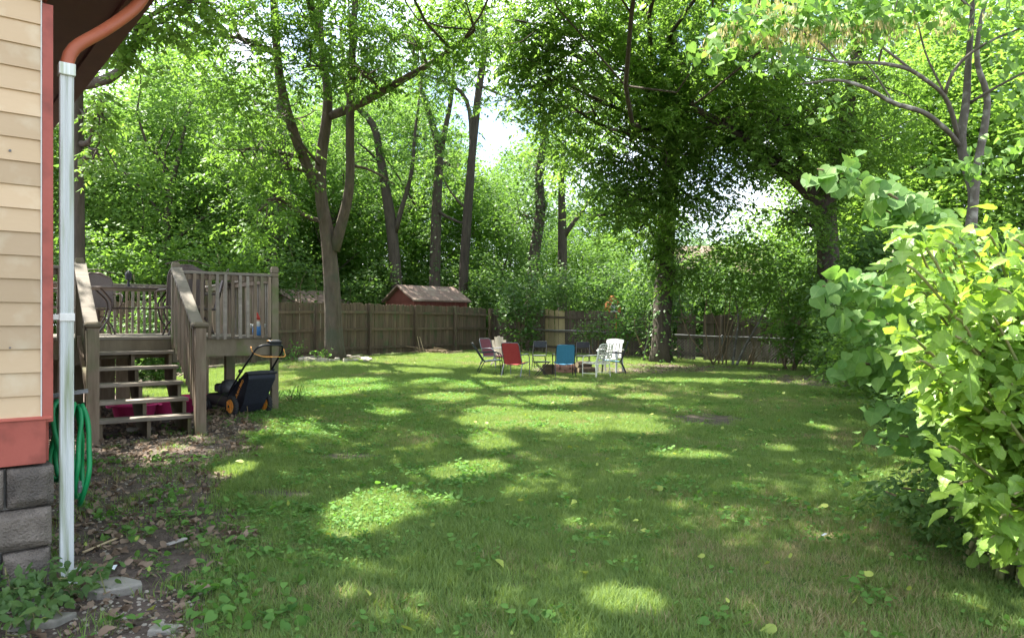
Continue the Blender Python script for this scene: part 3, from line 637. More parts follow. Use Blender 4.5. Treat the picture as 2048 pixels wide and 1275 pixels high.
tm = bpy.data.meshes.new_from_object(to.evaluated_get(bpy.context.evaluated_depsgraph_get())); bpy.data.objects.remove(to)
tm.materials.clear(); tm.materials.append(M['mower_orange']); tm.name = 'bag_lettering'
lt = ob('bag_lettering', tm, bo, (.20, -.206, .085)); ang = math.atan2(.34, .27)
lt.matrix_local = Matrix.Translation((.155, -.209, .165)) @ Matrix.Rotation(R(90), 4, 'X') @ Matrix.Rotation(ang, 4, 'Z')
for s in (-1, 1):
    MB().tube(resample([(-.05, s * .2, .22), (.08, s * .215, .36), (.42, s * .215, .66), (.66, s * .2, .87)], [.013] * 4, .05)[0], .013, 8).build('handle_tube', 'black', mw, smooth_=True)
    MB().lathe([(.022, -.02), (.026, 0), (.022, .02)], (.36, s * .23, .605), 8, axis=1).build('clamp_knob', 'black', mw)
MB().tube(resample([(.62, -.205, .835), (.70, -.19, .92), (.73, -.12, .95), (.735, .12, .95), (.70, .19, .92), (.62, .205, .835)], [.014] * 6, .03)[0], .014, 8).build('handlebar', 'black', mw, smooth_=True)
MB().tube(resample([(.60, -.215, .93), (.62, -.212, .85), (.72, -.17, .815), (.76, -.13, .80), (.77, .17, .79), (.74, .2, .80), (.66, .21, .9)], [.006] * 7, .03)[0], .006, 6).build('bail_lever', 'bailwire', mw, smooth_=True)
MB().box((.70, .06, .985), (.08, .17, .05), rot3('Y', .3)).build('control_box', 'black', mw, bevel=.012)
MB().tube([(.70, -.05, 1.0), (.69, .03, 1.01)], .006, 6).build('speed_lever', 'bailwire', mw)

# ------------------------------------------------------------------ chairs round the fire pit
def tb_(mb_pts, r, nm, mat, par, n=7, step=.04):
    return MB().tube(resample(mb_pts, [r] * len(mb_pts), step)[0], r, n).build(nm, mat, par, smooth_=True)
CH = 'assorted lawn chairs round the fire pit'
def sling_chair(label, px, d, rz, seat, back, frame, w=.54, arms=True, lean=.2, hgt=.96, name='sling_chair'):
    x = (px - CX) / F * d; c = thing(name, label, 'chair', (x, d, G(x, d)), rz, CH); h = w / 2
    MB().sheet([[(q * h * .94, yy, zz - .03 * (1 - q * q)) for q in np.linspace(-1, 1, 7)] for yy, zz in ((.29, .40), (.27, .43), (.1, .42), (-.1, .395), (-.21, .385))], .008).build('seat', seat, c, smooth_=False)
    MB().sheet([[(q * h * .94, -.22 - lean * u + .0 - .035 * (1 - q * q), .39 + (hgt - .40) * u) for q in np.linspace(-1, 1, 7)] for u in (0, .2, .5, .8, .97, 1.0)], .008).build('backrest', back, c)
    tb_([(-h, -.21, .37), (-h, -.22 - lean * .5, .66), (-h * .98, -.22 - lean * .98, hgt - .03), (-h * .9, -.22 - lean, hgt), (h * .9, -.22 - lean, hgt), (h * .98, -.22 - lean * .98, hgt - .03), (h, -.22 - lean * .5, .66), (h, -.21, .37)], .013, 'back_frame', frame, c)
    for s in (-1, 1):
        MB().tube([(s * h, .28, .42), (s * h, -.22, .375)], .013, 7).build('seat_rail', frame, c)
        tb_([(s * (h + .02), .31, 0), (s * (h + .015), .28, .4)] if not arms else [(s * (h + .02), .33, 0), (s * (h + .025), .30, .35), (s * (h + .03), .27, .56)], .013, 'leg', frame, c)
        tb_([(s * (h + .02), -.40, 0), (s * (h + .01), -.30, .25), (s * (h + .005), -.2, .40)], .013, 'leg', frame, c)
        if arms: tb_([(s * (h + .03), .27, .55), (s * (h + .03), .22, .635), (s * (h + .03), .1, .66), (s * (h + .02), -.15, .645), (s * h, -.22 - lean * .5, .63)], .016, 'armrest', frame, c)
    return c
# rz = 0 faces away from the camera (+Y)
sling_chair('red sling lawn chair with its back to the camera, left of the folding table', 1032, 17.75, R(-22), 'redsling', 'redsling', 'greymetal', lean=.24, hgt=.98)
sling_chair('blue sling lawn chair with its back to the camera', 1128, 17.9, R(3), 'bluesling', 'bluesling', 'black', hgt=.93)
sling_chair('dark sling chair with grey seat at the far left of the circle', 982, 18.6, R(-82), 'greyseat', 'darksling', 'black', lean=.34, hgt=.93)
sling_chair('dark sling chair with pale blue seat at the right end of the circle', 1226, 18.9, R(80), 'tealseat', 'darksling', 'black', lean=.22, hgt=.98)
sling_chair('maroon sling chair behind the dark chair near the wooden fence', 988, 20.6, R(-130), 'maroon', 'maroon', 'greymetal')
# white chair of woven vinyl straps
x = (1194 - CX) / F * 17.75; sc_ = thing('strap_chair', 'white tube chair with woven vinyl strap back, right of the blue chair', 'chair', (x, 17.75, G(x, 17.75)), R(38), CH); h = .27
tb_([(-h, -.22, .4), (-h, -.3, .66), (-h * .96, -.36, .9), (-h * .8, -.375, .95), (h * .8, -.375, .95), (h * .96, -.36, .9), (h, -.3, .66), (h, -.22, .4)], .014, 'back_frame', 'whitemetal', sc_)
MB().tube([(-h, .27, .42), (h, .27, .42)], .013, 7).tube([(-h, -.22, .40), (h, -.22, .40)], .013, 7).build('seat_frame', 'whitemetal', sc_)
for s in (-1, 1):
    MB().tube([(s * h, .27, .42), (s * h, -.22, .4)], .013, 7).build('seat_rail', 'whitemetal', sc_)
    tb_([(s * (h + .01), .29, 0), (s * (h + .01), .29, .4), (s * (h + .01), .28, .56), (s * (h + .01), .22, .62), (s * (h + .01), -.1, .64), (s * h, -.3, .655)], .014, 'leg', 'whitemetal', sc_)
    tb_([(s * (h + .01), -.25, 0), (s * (h + .005), -.235, .2), (s * h, -.22, .42)], .014, 'leg', 'whitemetal', sc_)
    MB().tube([(s * (h + .008), .285, .13), (s * (h + .008), -.245, .13)], .01, 6).build('stretcher', 'whitemetal', sc_)
for k in range(6):
    q = -h * .8 + k * h * .32; e = .008 if k % 2 else -.008
    MB().sheet([[(q - .016, -.235 - .14 * u + e * math.cos(u * 20), .43 + .5 * u), (q + .016, -.235 - .14 * u + e * math.cos(u * 20), .43 + .5 * u)] for u in np.linspace(0, 1, 9)], .004).build('strap', 'strap', sc_)
    MB().sheet([[(q - .022, yy, .42), (q + .022, yy, .42)] for yy in (.27, 0, -.22)], .004).build('strap', 'strap', sc_)
for k in range(6):
    u = .08 + k * .165; MB().sheet([[(q, -.235 - .14 * u, .43 + .5 * u - .015), (q, -.238 - .14 * u, .43 + .5 * u + .015)] for q in np.linspace(-h, h, 5)], .004).build('strap', 'strap', sc_)
for k in range(6):
    yy = -.17 + k * .08; MB().sheet([[(q, yy - .02, .427), (q, yy + .02, .427)] for q in np.linspace(-h, h, 4)], .004).build('strap', 'strap', sc_)
# white moulded chair
x = (1219 - CX) / F * 19.9; pc = thing('plastic_chair', 'white moulded plastic armchair behind the woven strap chair', 'chair', (x, 19.7, G(x, 19.7)), R(150), CH); pc.scale = (1.1, 1.1, 1.12)
MB().sheet([[(q * .25, yy, zz - .02 * (1 - q * q)) for q in np.linspace(-1, 1, 5)] for yy, zz in ((.27, .38), (.25, .42), (0, .41), (-.2, .4))], .015).build('seat', 'whiteplastic', pc, bevel=.004)
for k in range(5):
    q = -.2 + .1 * k; MB().sheet([[(q - .036, -.2 - .14 * u, .4 + .42 * u), (q + .036, -.2 - .14 * u, .4 + .42 * u)] for u in np.linspace(0, 1, 5)], .014).build('back_slat', 'whiteplastic', pc)
MB().sheet([[(q * .26, -.335 - .04 * u, .81 + .12 * u - .03 * q * q * u) for q in np.linspace(-1, 1, 7)] for u in np.linspace(0, 1, 4)], .018).build('top_rail', 'whiteplastic', pc)
for s in (-1, 1):
    MB().sheet([[(s * .27, .3 - .02 * u, .62 * u), (s * .285, .24 - .05 * u, .62 * u)] for u in np.linspace(0, 1, 4)], .03).build('leg', 'whiteplastic', pc)
    MB().sheet([[(s * .27, -.32 + .1 * u, .42 * u), (s * .27, -.26 + .12 * u, .42 * u)] for u in np.linspace(0, 1, 4)], .03).build('leg', 'whiteplastic', pc)
    MB().sheet([[(s * .25, yy, zz), (s * .31, yy, zz)] for yy, zz in ((.29, .6), (.2, .635), (0, .65), (-.2, .645), (-.27, .62))], .018).build('armrest', 'whiteplastic', pc)
# beige fan-backed chair
x = (1004 - CX) / F * 21.3; ac = thing('adirondack_chair', 'beige fan-backed plastic chair behind the red sling chair', 'chair', (x, 21.3, G(x, 21.3)), R(180 + 14), CH)
for k in range(5):
    q = (k - 2) * .105; top = 1.02 - .035 * (k - 2) ** 2
    MB().sheet([[(q * (.8 + .2 * u) - .048, -.2 - .28 * u, .3 + (top - .3) * u), (q * (.8 + .2 * u) + .048, -.2 - .28 * u, .3 + (top - .3) * u)] for u in np.linspace(0, 1, 4)], .018).build('back_slat', 'beigeplastic', ac, bevel=.004)
for k in range(5): MB().box((0, .3 - .11 * k, .38 - .022 * k), (.52, .1, .02), rot3('X', .2)).build('seat_slat', 'beigeplastic', ac)
for s in (-1, 1):
    MB().box((s * .33, .02, .53), (.12, .66, .025)).build('armrest', 'beigeplastic', ac, bevel=.008)
    MB().box((s * .29, .29, .26), (.03, .09, .52)).build('leg', 'beigeplastic', ac); MB().bar((s * .27, .34, .36), (s * .27, -.5, .03), .025, .1).build('leg', 'beigeplastic', ac)
# black folding chairs
def folding_chair(label, px, d, rz, padmat, back=(.70, .90)):
    x = (px - CX) / F * d; c = thing('folding_chair', label, 'chair', (x, d, G(x, d)), rz, CH)
    for s in (-1, 1):
        tb_([(s * .22, .24, 0), (s * .22, .02, .43), (s * .215, -.2, .86), (s * .19, -.215, .9)], .012, 'leg', 'black', c); MB().tube([(s * .19, -.26, 0), (s * .19, .16, .44)], .012, 7).build('leg', 'black', c)
    MB().tube([(-.22, .19, .1), (.22, .19, .1)], .009, 6).tube([(-.19, -.2, .08), (.19, -.2, .08)], .009, 6).build('stretcher', 'black', c)
    MB().sheet([[(q, yy, .44 - .01 * yy) for q in np.linspace(-.2, .2, 4)] for yy in (-.2, 0, .19)], .03).build('seat', padmat, c, bevel=.008)
    MB().sheet([[(q * .21, -.16 - .13 * (zz - .7) - .02 * (1 - q * q), zz) for q in np.linspace(-1, 1, 6)] for zz in np.linspace(*back, 4)], .016).build('backrest', padmat, c, bevel=.004)
folding_chair('black metal folding chair between the blue chair and the white plastic chair', 1166, 20.7, R(174), 'black')
folding_chair('black folding chair facing the camera between the red and the blue chair', 1079, 20.4, R(170), 'darksling')
# folding side table
x = (1083 - CX) / F * 17.8; ft = thing('folding_table', 'small black folding table with crossed legs beside the blue chair', 'table', (x, 17.8, G(x, 17.8)), R(12), None)
MB().box((0, 0, .435), (.42, .32, .02)).box((0, -.165, .43), (.43, .012, .03)).box((0, .165, .43), (.43, .012, .03)).build('table_top', 'black', ft, bevel=.004)
for s in (-1, 1):
    MB().tube([(-.2, s * .13, 0), (.19, s * .13, .425)], .011, 7).build('leg', 'black', ft); MB().tube([(.2, s * .115, 0), (-.19, s * .115, .425)], .011, 7).build('leg', 'black', ft)
for o in list(COL.objects):
    if o.get('group') == CH or o.name.startswith('folding_table'): o.scale = tuple(q * .86 for q in o.scale)
# fire pit bricks, hearth block, logs
x, d = (1132 - CX) / F * 19.4, 19.4; fp = thing('fire_pit', 'low ring of fire bricks in the middle of the lawn chairs', 'fire pit', (x, d, G(x, d)))
for r in range(2):
    for k in range(13):
        a = (k + r * .5) / 13 * 2 * math.pi; o = MB().box((0, 0, 0), (.22, .1, .085)).build('brick', 'brick', fp, (math.cos(a) * .5, math.sin(a) * .5, .045 + .095 * r), bevel=.008); o.rotation_euler = (0, 0, a + math.pi / 2 + RNG.normal(0, .06))
x, d = (1097 - CX) / F * 18.3, 18.3
cb = thing('chopping_block', 'brown square wooden block behind the small folding table', 'block', (x, d, G(x, d)), .2)
MB().box((0, 0, .13), (.26, .24, .28)).build('block', 'log', cb, bevel=.012); MB().box((0, 0, .272), (.25, .23, .006)).build('cut_face', 'fence', cb)
lgl = ['short bark log lying under the woven strap chair', 'bark log lying beside the fire pit bricks', 'thin log on top of the two logs by the woven chair']
for k, (px, d, z, a) in enumerate(((1172, 18.9, .09, .3), (1160, 19.15, .09, -.2), (1167, 19.0, .23, .6))):
    x = (px - CX) / F * d; lo = thing('log', lgl[k], 'log', (x, d, G(x, d) + z), a, 'logs by the fire pit')
    MB().tube([(-.22, 0, 0), (-.1, .005, .005), (.1, 0, 0), (.23, 0, 0)], [.085, .09, .088, .085], 12, rough=.15, seed=k).build('bark', 'log', lo, smooth_=False)
    for s in (-.222, .232): MB().lathe([(.07, -.003), (.07, .003)], (s, 0, 0), 12, axis=0).build('cut_face', 'fence_light', lo)

# ------------------------------------------------------------------ fences and sheds
def picket_mesh(wd, h, seed, mat):
    r = np.random.default_rng(seed); e = .028
    return MB().prism([(-wd / 2, 0), (wd / 2, 0), (wd / 2, h - e), (wd / 2 - e, h), (-wd / 2 + e, h), (-wd / 2, h - e)], 1, -.008, .008).mesh('picket', mat)
def board_fence(name, label, a, b, mat, z0=.04, h=1.80, step=.146, post_every=2.44, facing=-1, light=None, gaps=0, rails=(1.53, .93, .27)):
    a = np.array(a); b = np.array(b); L = np.linalg.norm(b - a); t = (b - a) / L; rz = math.atan2(t[1], t[0])
    f = thing(name, label, 'fence', (a[0], a[1], 0), rz); n = int(L / step)
    ms = [picket_mesh(.137, h, k, mat) for k in range(3)] + [picket_mesh(.132, h - .02, 7, mat)]
    ml = picket_mesh(.137, h, 9, light[2]) if light else None
    for k in range(n):
        if gaps and RNG.random() < gaps: continue
        s = (k + .5) * step; p = a + t * s; g = G(*p)
        me = ml if light and light[0] < s < light[1] else ms[RNG.integers(0, 4)]
        o = ob('picket', me, f, (s, .035 * -facing + RNG.normal(0, .003), g + z0 + RNG.normal(0, .012))); o.rotation_euler = (0, RNG.normal(0, .009), RNG.normal(0, .02))
    m = int(round(L / post_every))
    for k in range(m + 1):
        s = min(L, k * post_every); g = G(*(a + t * s)); MB().box((s, facing * .07, g + h / 2 - .05), (.095, .095, h + .12)).build('post', mat, f, bevel=.006)
        if k < m:
            e = min(L, s + post_every); g2 = G(*(a + t * e))
            for zr in rails: MB().bar((s + .05, facing * .0, g + zr), (e - .05, facing * .0, g2 + zr), .038, .088).build('rail', mat, f)
    return f
board_fence('board_fence', 'dark brown picket fence behind the big trunk, posts and rails showing', (-10.5, 17.8), (-1.03, 32.0), 'fence')
BF0, BF1 = np.array([-.9, 32.15]), np.array([11.9, 27.3])
board_fence('board_fence', 'grey-brown picket fence along the back behind the chain-link fence', BF0, BF1, 'fence2', gaps=.05, facing=-1, light=(2.35, 3.35, 'fence_light'))  # one stretch of pickets is coloured paler to stand for sunlight on it
# chain-link
cf = thing('chain_link_fence', 'low galvanised chain-link fence in front of the back picket fence', 'fence', (0, 0, 0))
ca, cb_ = np.array([.9, 30.7]), np.array([11.9, 26.4]); CL = np.linalg.norm(cb_ - ca); ct = (cb_ - ca) / CL
def cpt(s, z): p = ca + ct * s; return (p[0], p[1], G(*p) + z)
ss = np.arange(0, CL + .01, 2.55)
for s in ss: MB().tube([cpt(s, -.1), cpt(s, 1.03)], .026, 8).lathe([(.034, 0), (.034, .03), (.012, .05)], cpt(s, 1.02), 8).build('post', 'galv', cf)
MB().tube([cpt(s, 1.0) for s in np.linspace(0, CL, 24)], .019, 7).build('top_rail', 'galv', cf)
wm = MB()
for s in np.arange(-1, CL, .12):
    for sg in (1, -1):
        s0, s1 = (s, s + .98) if sg > 0 else (s + .98, s); lo, hi = max(0, 0), 1
        if min(s0, s1) < 0 or max(s0, s1) > CL: continue
        wm.tube([cpt(s0, .02), cpt(s1, .99)], .0022, 3, cap=False)
tag(wm.build('wire_mesh', 'galv', cf), kind='stuff')
# red shed
def shed(name, label, c, rz, Lx, Ly, hw, hr, wmat, rmat, over=.18, cat='shed'):
    s = thing(name, label, cat, (c[0], c[1], G(*c[:2])), rz)
    MB().prism([(-Ly / 2, -.2), (Ly / 2, -.2), (Ly / 2, hw), (0, hr), (-Ly / 2, hw)], 0, -Lx / 2, Lx / 2).build('wall', wmat, s)
    k = (hr - hw) / (Ly / 2)
    for sg in (-1, 1):
        y1 = sg * (Ly / 2 + over); z1 = hw - over * k
        MB().prism([(0, hr + .03), (0, hr + .1), (y1, z1 + .1), (y1, z1 + .03)], 0, -Lx / 2 - over, Lx / 2 + over).build('roof_slope', rmat, s)
    return s, k
# the gable end shows on the left, the long side on the right
s1, k1 = shed('garden_shed', 'red garden shed with brown shingle roof behind the picket fence', (-3.72, 31.7), R(40), 2.6, 2.2, 2.1, 2.66, 'shedred', 'shingle')
for sx in (-1, 1):
    for sy in (-1, 1): MB().box((sx * 1.305, sy * 1.105, .98), (.09, .09, 2.2)).build('corner_trim', 'shedred', s1)
MB().box((-1.32, 0, 2.08), (.03, 2.2, .05)).build('gable_band', 'shedred', s1)
for k in range(9): MB().box((-1.0 + .25 * k, -1.108, 1.0), (.03, .02, 2.1)).build('batten', 'shedred', s1)
s2, k2 = shed('garden_shed', 'pale beige shed gable half hidden behind the big trunk', (-8.9, 31.0), R(60), 3, 2.4, 1.95, 2.45, 'beige', 'shingle')
ph = thing('playhouse', 'small orange playhouse with a white arched window beyond the back fence', 'playhouse', (P(1228, 0, 35)[0], 35, G(5, 35)))
MB().prism([(-.32, 0), (.32, 0), (.32, 2.3), (0, 2.75), (-.32, 2.3)], 1, 0, 1.2).build('wall', 'playorange', ph)
ar = MB(); aw = [(-.17, 1.95), (.17, 1.95)] + [(.17 * math.cos(a), 2.15 + .2 * math.sin(a)) for a in np.linspace(0, math.pi, 9)]
wn = ar.prism(aw, 1, -.03, -.002).build('window', 'glass', ph)
MB().box((0, -.04, 2.15), (.03, .02, .4)).box((0, -.04, 1.96), (.36, .02, .03)).bar((0, -.04, 2.1), (-.14, -.04, 2.28), .02, .025, (0, 1, 0)).bar((0, -.04, 2.1), (.14, -.04, 2.28), .02, .025, (0, 1, 0)).build('frame', 'whiteplastic', wn)
def far_house(label, px, d, wd, hw, hr, rz, wmat):
    x = (px - CX) / F * d; h = thing('neighbour_house', label, 'house', (x, d, G(x, d)), rz)
    MB().prism([(-3.5, -.3), (3.5, -.3), (3.5, hw), (0, hr), (-3.5, hw)], 0, -wd / 2, wd / 2).build('wall', wmat, h); k = (hr - hw) / 3.5
    for sg in (-1, 1): MB().prism([(0, hr + .03), (0, hr + .15), (sg * 3.9, hw - .4 * k + .15), (sg * 3.9, hw - .4 * k + .03)], 0, -wd / 2 - .3, wd / 2 + .3).build('roof_slope', 'shingle', h)
    for q in np.arange(-wd / 2 + 1.2, wd / 2 - .5, 2.4):
        wq = MB().box((q, -3.51, 1.7), (.95, .06, 1.2)).build('window', 'glass', h); MB().box((q, -3.53, 2.33), (1.1, .1, .08)).box((q, -3.53, 1.07), (1.1, .1, .08)).box((q, -3.545, 1.7), (.05, .08, 1.2)).build('frame', 'whiteplastic', wq)
far_house('tan neighbouring house showing between the dark trunks beyond the back fence', 1475, 46, 9, 4.6, 6.4, R(8), 'beige')
far_house('cream neighbouring house seen faintly through the trees behind the shed', 1010, 62, 9, 3.2, 5.0, R(-6), 'cream')
up = thing('utility_pole', 'grey wooden pole rising above the shrubs at the side of the yard', 'pole', PG(1790, 26))
MB().tube([(0, 0, -.2), (0, 0, 5.0)], [.13, .11], 10).build('shaft', 'polewood', up, smooth_=True); MB().lathe([(.13, 4.98), (.13, 5.04), (.02, 5.1)], n=10).build('cap', 'galv', up)

# ------------------------------------------------------------------ trees
def S(pts, r): return ([P(*p) for p in pts], r)
def SG(px, d, rest, r): return ([PG(px, d)] + [P(*p) for p in rest], r)
def BL(px, py, d, rx, ry, rz, n): return (P(px, py, d), (rx, ry, rz), n)
make_tree('shade_tree', 'big grey-barked forked tree with stones at its foot beside the picket fence', PG(668, 22.6), [
    SG(668, 22.6, [(663, 560, 22.6), (655, 460, 22.6), (638, 390, 22.5), (642, 300, 22.4), (658, 228, 22.3), (656, 167, 22.2), (640, 88, 22), (638, -60, 21.5), (640, -250, 20.5)], [.27, .245, .2, .17, .155, .145, .12, .1, .09, .05]),
    S([(668, 500, 22.6), (690, 425, 22.4), (702, 373, 22.2), (700, 246, 22), (706, 66, 21.5), (715, -60, 21), (760, -250, 19)], [.165, .145, .135, .12, .1, .08, .04]),
    S([(634, 375, 22.5), (588, 272, 22), (561, 176, 21.5), (548, 44, 21), (540, -150, 20)], [.16, .14, .12, .1, .04]),
    S([(660, 232, 22.3), (690, 222, 22), (737, 200, 21.6), (807, 158, 21), (878, 119, 20), (950, 60, 19)], [.13, .13, .12, .1, .08, .04]),
    S([(640, 330, 22.3), (600, 290, 21.5), (570, 240, 20.5)], [.05, .035, .015]), S([(700, 330, 22.1), (745, 330, 22.6), (790, 370, 23)], [.05, .04, .015]),
    S([(640, 88, 22), (600, -80, 18), (560, -350, 14.5)], [.11, .09, .04]), S([(715, -60, 21), (800, -250, 17), (900, -500, 13.5)], [.09, .07, .03])],
    [BL(600, 30, 21, 2.6, 2.4, 1.8, 190), BL(700, 60, 21, 2.2, 2.2, 1.2, 150), BL(480, 80, 20, 2.2, 2, 2.2, 150), BL(570, 210, 20.5, 1.3, 1.2, 1.0, 40), BL(830, 90, 20, 2.2, 2, 1.3, 130), BL(400, 60, 19.5, 1.8, 1.6, 1.4, 80), BL(520, 420, 21, 1.3, 1.2, 1.0, 40), BL(620, 120, 20, 1.4, 1, 1, 50), BL(720, 140, 20.5, 1.2, 1, .7, 35),
     BL(930, 30, 18.5, 1.8, 1.8, 1.2, 60), BL(560, 330, 21.5, 1.1, 1, .8, 28), BL(480, 300, 21, 1.4, 1.4, 1.4, 45),
     ((-5.2, 15.5, 10.6), (3.2, 3.2, 1.2), 290), ((-1.8, 14.6, 10.2), (3.0, 3.0, 1.1), 280), ((-3.2, 11.2, 9.4), (2.8, 2.4, 1.0), 240), ((-1.2, 8.2, 8.8), (2.8, 2.4, .9), 280), ((-1.0, 5.2, 8.2), (2.4, 1.8, .8), 220), ((-6.5, 19, 11), (3.2, 3.2, 2), 150)], leaf=(.17, .068), rl=.45, mat='leafA', sides=18, twigs=9)  # high clumps out towards the camera, unseen, added to shade the lawn
make_tree('shade_tree', 'massive dark tree with many upright limbs over the back fence', PG(1326, 25.5), [
    SG(1322, 25.5, [(1328, 560, 25.5), (1332, 470, 25.4), (1338, 373, 25.3), (1346, 270, 25.2), (1350, 184, 25), (1344, 88, 24.6), (1335, -60, 24), (1320, -250, 23)], [.33, .3, .29, .29, .29, .24, .18, .14, .08]),
    S([(1342, 215, 25.1), (1290, 150, 24.5), (1240, 85, 23.8), (1190, 0, 23), (1130, -120, 22)], [.2, .18, .14, .1, .05]), S([(1350, 190, 25), (1330, 100, 25.2), (1322, 0, 25.4), (1318, -120, 25.4)], [.16, .14, .12, .07]),
    S([(1352, 200, 25), (1375, 120, 25), (1395, 40, 24.8), (1420, -80, 24.5)], [.19, .17, .15, .08]), S([(1354, 210, 25), (1400, 130, 25.4), (1428, 50, 25.6), (1460, -50, 25.6)], [.16, .15, .13, .07]),
    S([(1330, -40, 24), (1330, -300, 19), (1280, -600, 15)], [.12, .09, .04]), S([(1190, 0, 23), (1150, -150, 19), (1130, -420, 15)], [.1, .08, .03])],
    [BL(1200, 130, 22.5, 2.0, 1.8, 1.2, 90), BL(1120, 60, 22, 1.9, 1.8, 1.4, 80), BL(1300, 40, 23.5, 2.2, 2, 1.4, 90), BL(1250, 260, 22.5, 2.1, 1.8, 1.2, 95), BL(1190, 330, 22.5, 1.6, 1.4, .9, 50), BL(1300, 380, 23.2, 1.5, 1.2, .9, 45),
     BL(1420, 300, 23, 2.0, 1.8, .9, 75), BL(1360, 250, 22.8, 1.4, 1.3, .6, 40), BL(1140, 210, 21.5, 1.6, 1.5, 1.2, 60), BL(1070, 90, 20.5, 1.5, 1.4, 1.2, 50), BL(1480, 160, 24.5, 2.4, 2, 1.8, 95), BL(1420, 20, 24, 2.4, 2, 1.2, 80), BL(1280, 455, 24, 1.0, .9, .6, 18),
     ((1.4, 15.5, 10.4), (3.1, 3.2, 1.1), 290), ((4.8, 15.2, 10.2), (3.1, 3.2, 1.1), 280), ((.8, 11.4, 9.2), (2.7, 2.5, 1.0), 240), ((3.9, 11.2, 9.0), (2.7, 2.4, 1.0), 230), ((.8, 19.5, 10.8), (2.6, 2.2, 1.2), 110), ((5.5, 19.5, 11), (3, 2.4, 1.4), 120), ((1.9, 8.6, 8.6), (2.3, 1.8, .8), 170), BL(1330, 330, 22, 1.6, 1, 1.0, 55), BL(1400, 400, 22.5, 1.3, 1, .8, 40), BL(1270, 400, 22.5, 1.2, 1, .7, 36), BL(1100, 150, 20.5, 1.6, 1.4, 1.2, 60), BL(1180, 60, 21, 1.8, 1.5, 1.1, 70), BL(1030, 40, 20, 1.5, 1.4, .8, 45), BL(1360, 130, 22.5, 1.8, 1.2, 1.2, 60), BL(1290, 180, 22, 1.6, 1.2, 1.0, 60), BL(1210, 430, 23, .9, .8, .6, 18), ((4.6, 27.6, 9.6), (3, 2.5, 1.5), 190), ((7.8, 26.4, 9.2), (3, 2.5, 1.5), 180), BL(1330, 470, 24.6, .6, .5, .7, 20), BL(1300, 520, 24.6, .45, .4, .6, 12), BL(1350, 540, 24.7, .4, .4, .6, 10)],  # world-placed clumps, mostly out of view, added to shade lawn and fence bushes
    leaf=(.2, .078), rl=.58, pairs=5, mat='leafC', bark='bark_dark', sides=18, ivy=2000, twigs=9)
make_tree('shade_tree', 'dark ivy-clad tree leaning a thick limb to the left, by the shrubs', PG(1662, 22.5), [
    SG(1664, 22.5, [(1660, 560, 22.5), (1655, 470, 22.5), (1650, 400, 22.4), (1672, 320, 22.3), (1688, 255, 22.2), (1704, 176, 22), (1715, 60, 21.8), (1720, -100, 21.5)], [.34, .32, .31, .27, .22, .2, .17, .12, .06]),
    S([(1650, 420, 22.5), (1610, 370, 22.4), (1563, 330, 22.2), (1489, 281, 22), (1430, 240, 21.6), (1380, 210, 21.2)], [.25, .24, .21, .17, .12, .06]), S([(1640, 400, 22.5), (1600, 310, 22.8), (1560, 200, 23), (1540, 90, 23)], [.12, .1, .08, .04])],
    [BL(1560, 230, 21.5, 2.2, 2, 1.4, 120), BL(1470, 230, 21.2, 1.8, 1.6, 1.2, 80), BL(1640, 180, 22, 2.2, 2, 1.6, 110), BL(1760, 170, 22.5, 2.4, 2, 1.8, 120), BL(1580, 420, 21.4, 1.0, .9, .5, 14), BL(1620, 60, 22, 2.4, 2, 1.4, 90), BL(1700, 350, 22, 1.5, 1.2, 1.2, 60), BL(1500, 330, 21.5, 1.2, 1.1, .6, 32), BL(1540, 130, 21, 2.0, 1.6, 1.2, 90), BL(1450, 120, 21, 1.6, 1.4, 1.2, 70), BL(1660, 280, 21, 1.4, 1, 1.0, 60), BL(1740, 280, 21.5, 1.6, 1.2, 1.2, 70), BL(1560, 320, 21, 1.3, .9, .6, 40), BL(1620, 450, 21.5, .9, .7, .8, 34),
     ((8.2, 17, 9.5), (3, 3, 1.6), 120), ((8, 13, 8.6), (2.6, 2.4, 1.2), 90)], leaf=(.15, .07), rl=.42, mat='leafC', bark='bark_dark', sides=16, ivy=900)
make_tree('woodland_tree', 'slender tree with a right-hand fork rising behind the red shed', PG(800, 33), [
    SG(800, 33, [(790, 527, 33), (781, 439, 33), (763, 330, 33), (750, 246, 33), (725, 225, 32.8), (690, 190, 32), (680, 40, 32)], [.3, .25, .23, .19, .15, .13, .1, .05]), S([(790, 465, 33), (805, 410, 33), (825, 347, 33), (830, 260, 33), (850, 120, 33)], [.13, .11, .09, .07, .04]), S([(763, 330, 33), (740, 300, 32.5), (715, 285, 32)], [.06, .05, .03])],
    [BL(700, 330, 33, 2.6, 2.4, 2, 60), BL(770, 180, 33, 3, 2.6, 2.2, 80), BL(850, 280, 33.5, 2.4, 2.2, 2, 55), BL(650, 180, 33, 3, 2.4, 2.2, 70)], leaf=(.19, .08), mat='leafB', bark='bark_dark', gaps=False, twigs=8)
make_tree('woodland_tree', 'dark straight tree forking high up, between the shed and the leaning tree', PG(868, 34.5), [
    SG(868, 34.5, [(869, 549, 34.5), (873, 395, 34.5), (880, 307, 34.5), (865, 246, 34.5), (838, 167, 34.4), (820, 60, 34)], [.29, .26, .22, .19, .14, .1, .05]), S([(880, 310, 34.5), (891, 255, 34.5), (904, 198, 34.5), (910, 90, 34.5)], [.16, .13, .1, .05]), S([(872, 420, 34.5), (905, 445, 34), (940, 450, 33.6)], [.09, .07, .05]), S([(830, 410, 34.5), (790, 340, 34.5), (750, 290, 34)], [.05, .04, .02])],
    [BL(850, 130, 34, 2.8, 2.4, 2, 70), BL(930, 120, 35, 2.6, 2.4, 2, 55), BL(900, 330, 35.5, 2.2, 2, 2, 45), BL(820, 420, 36, 2.6, 2, 1.6, 45)], leaf=(.19, .08), mat='leafB', bark='bark_dark', gaps=False, ivy=700)
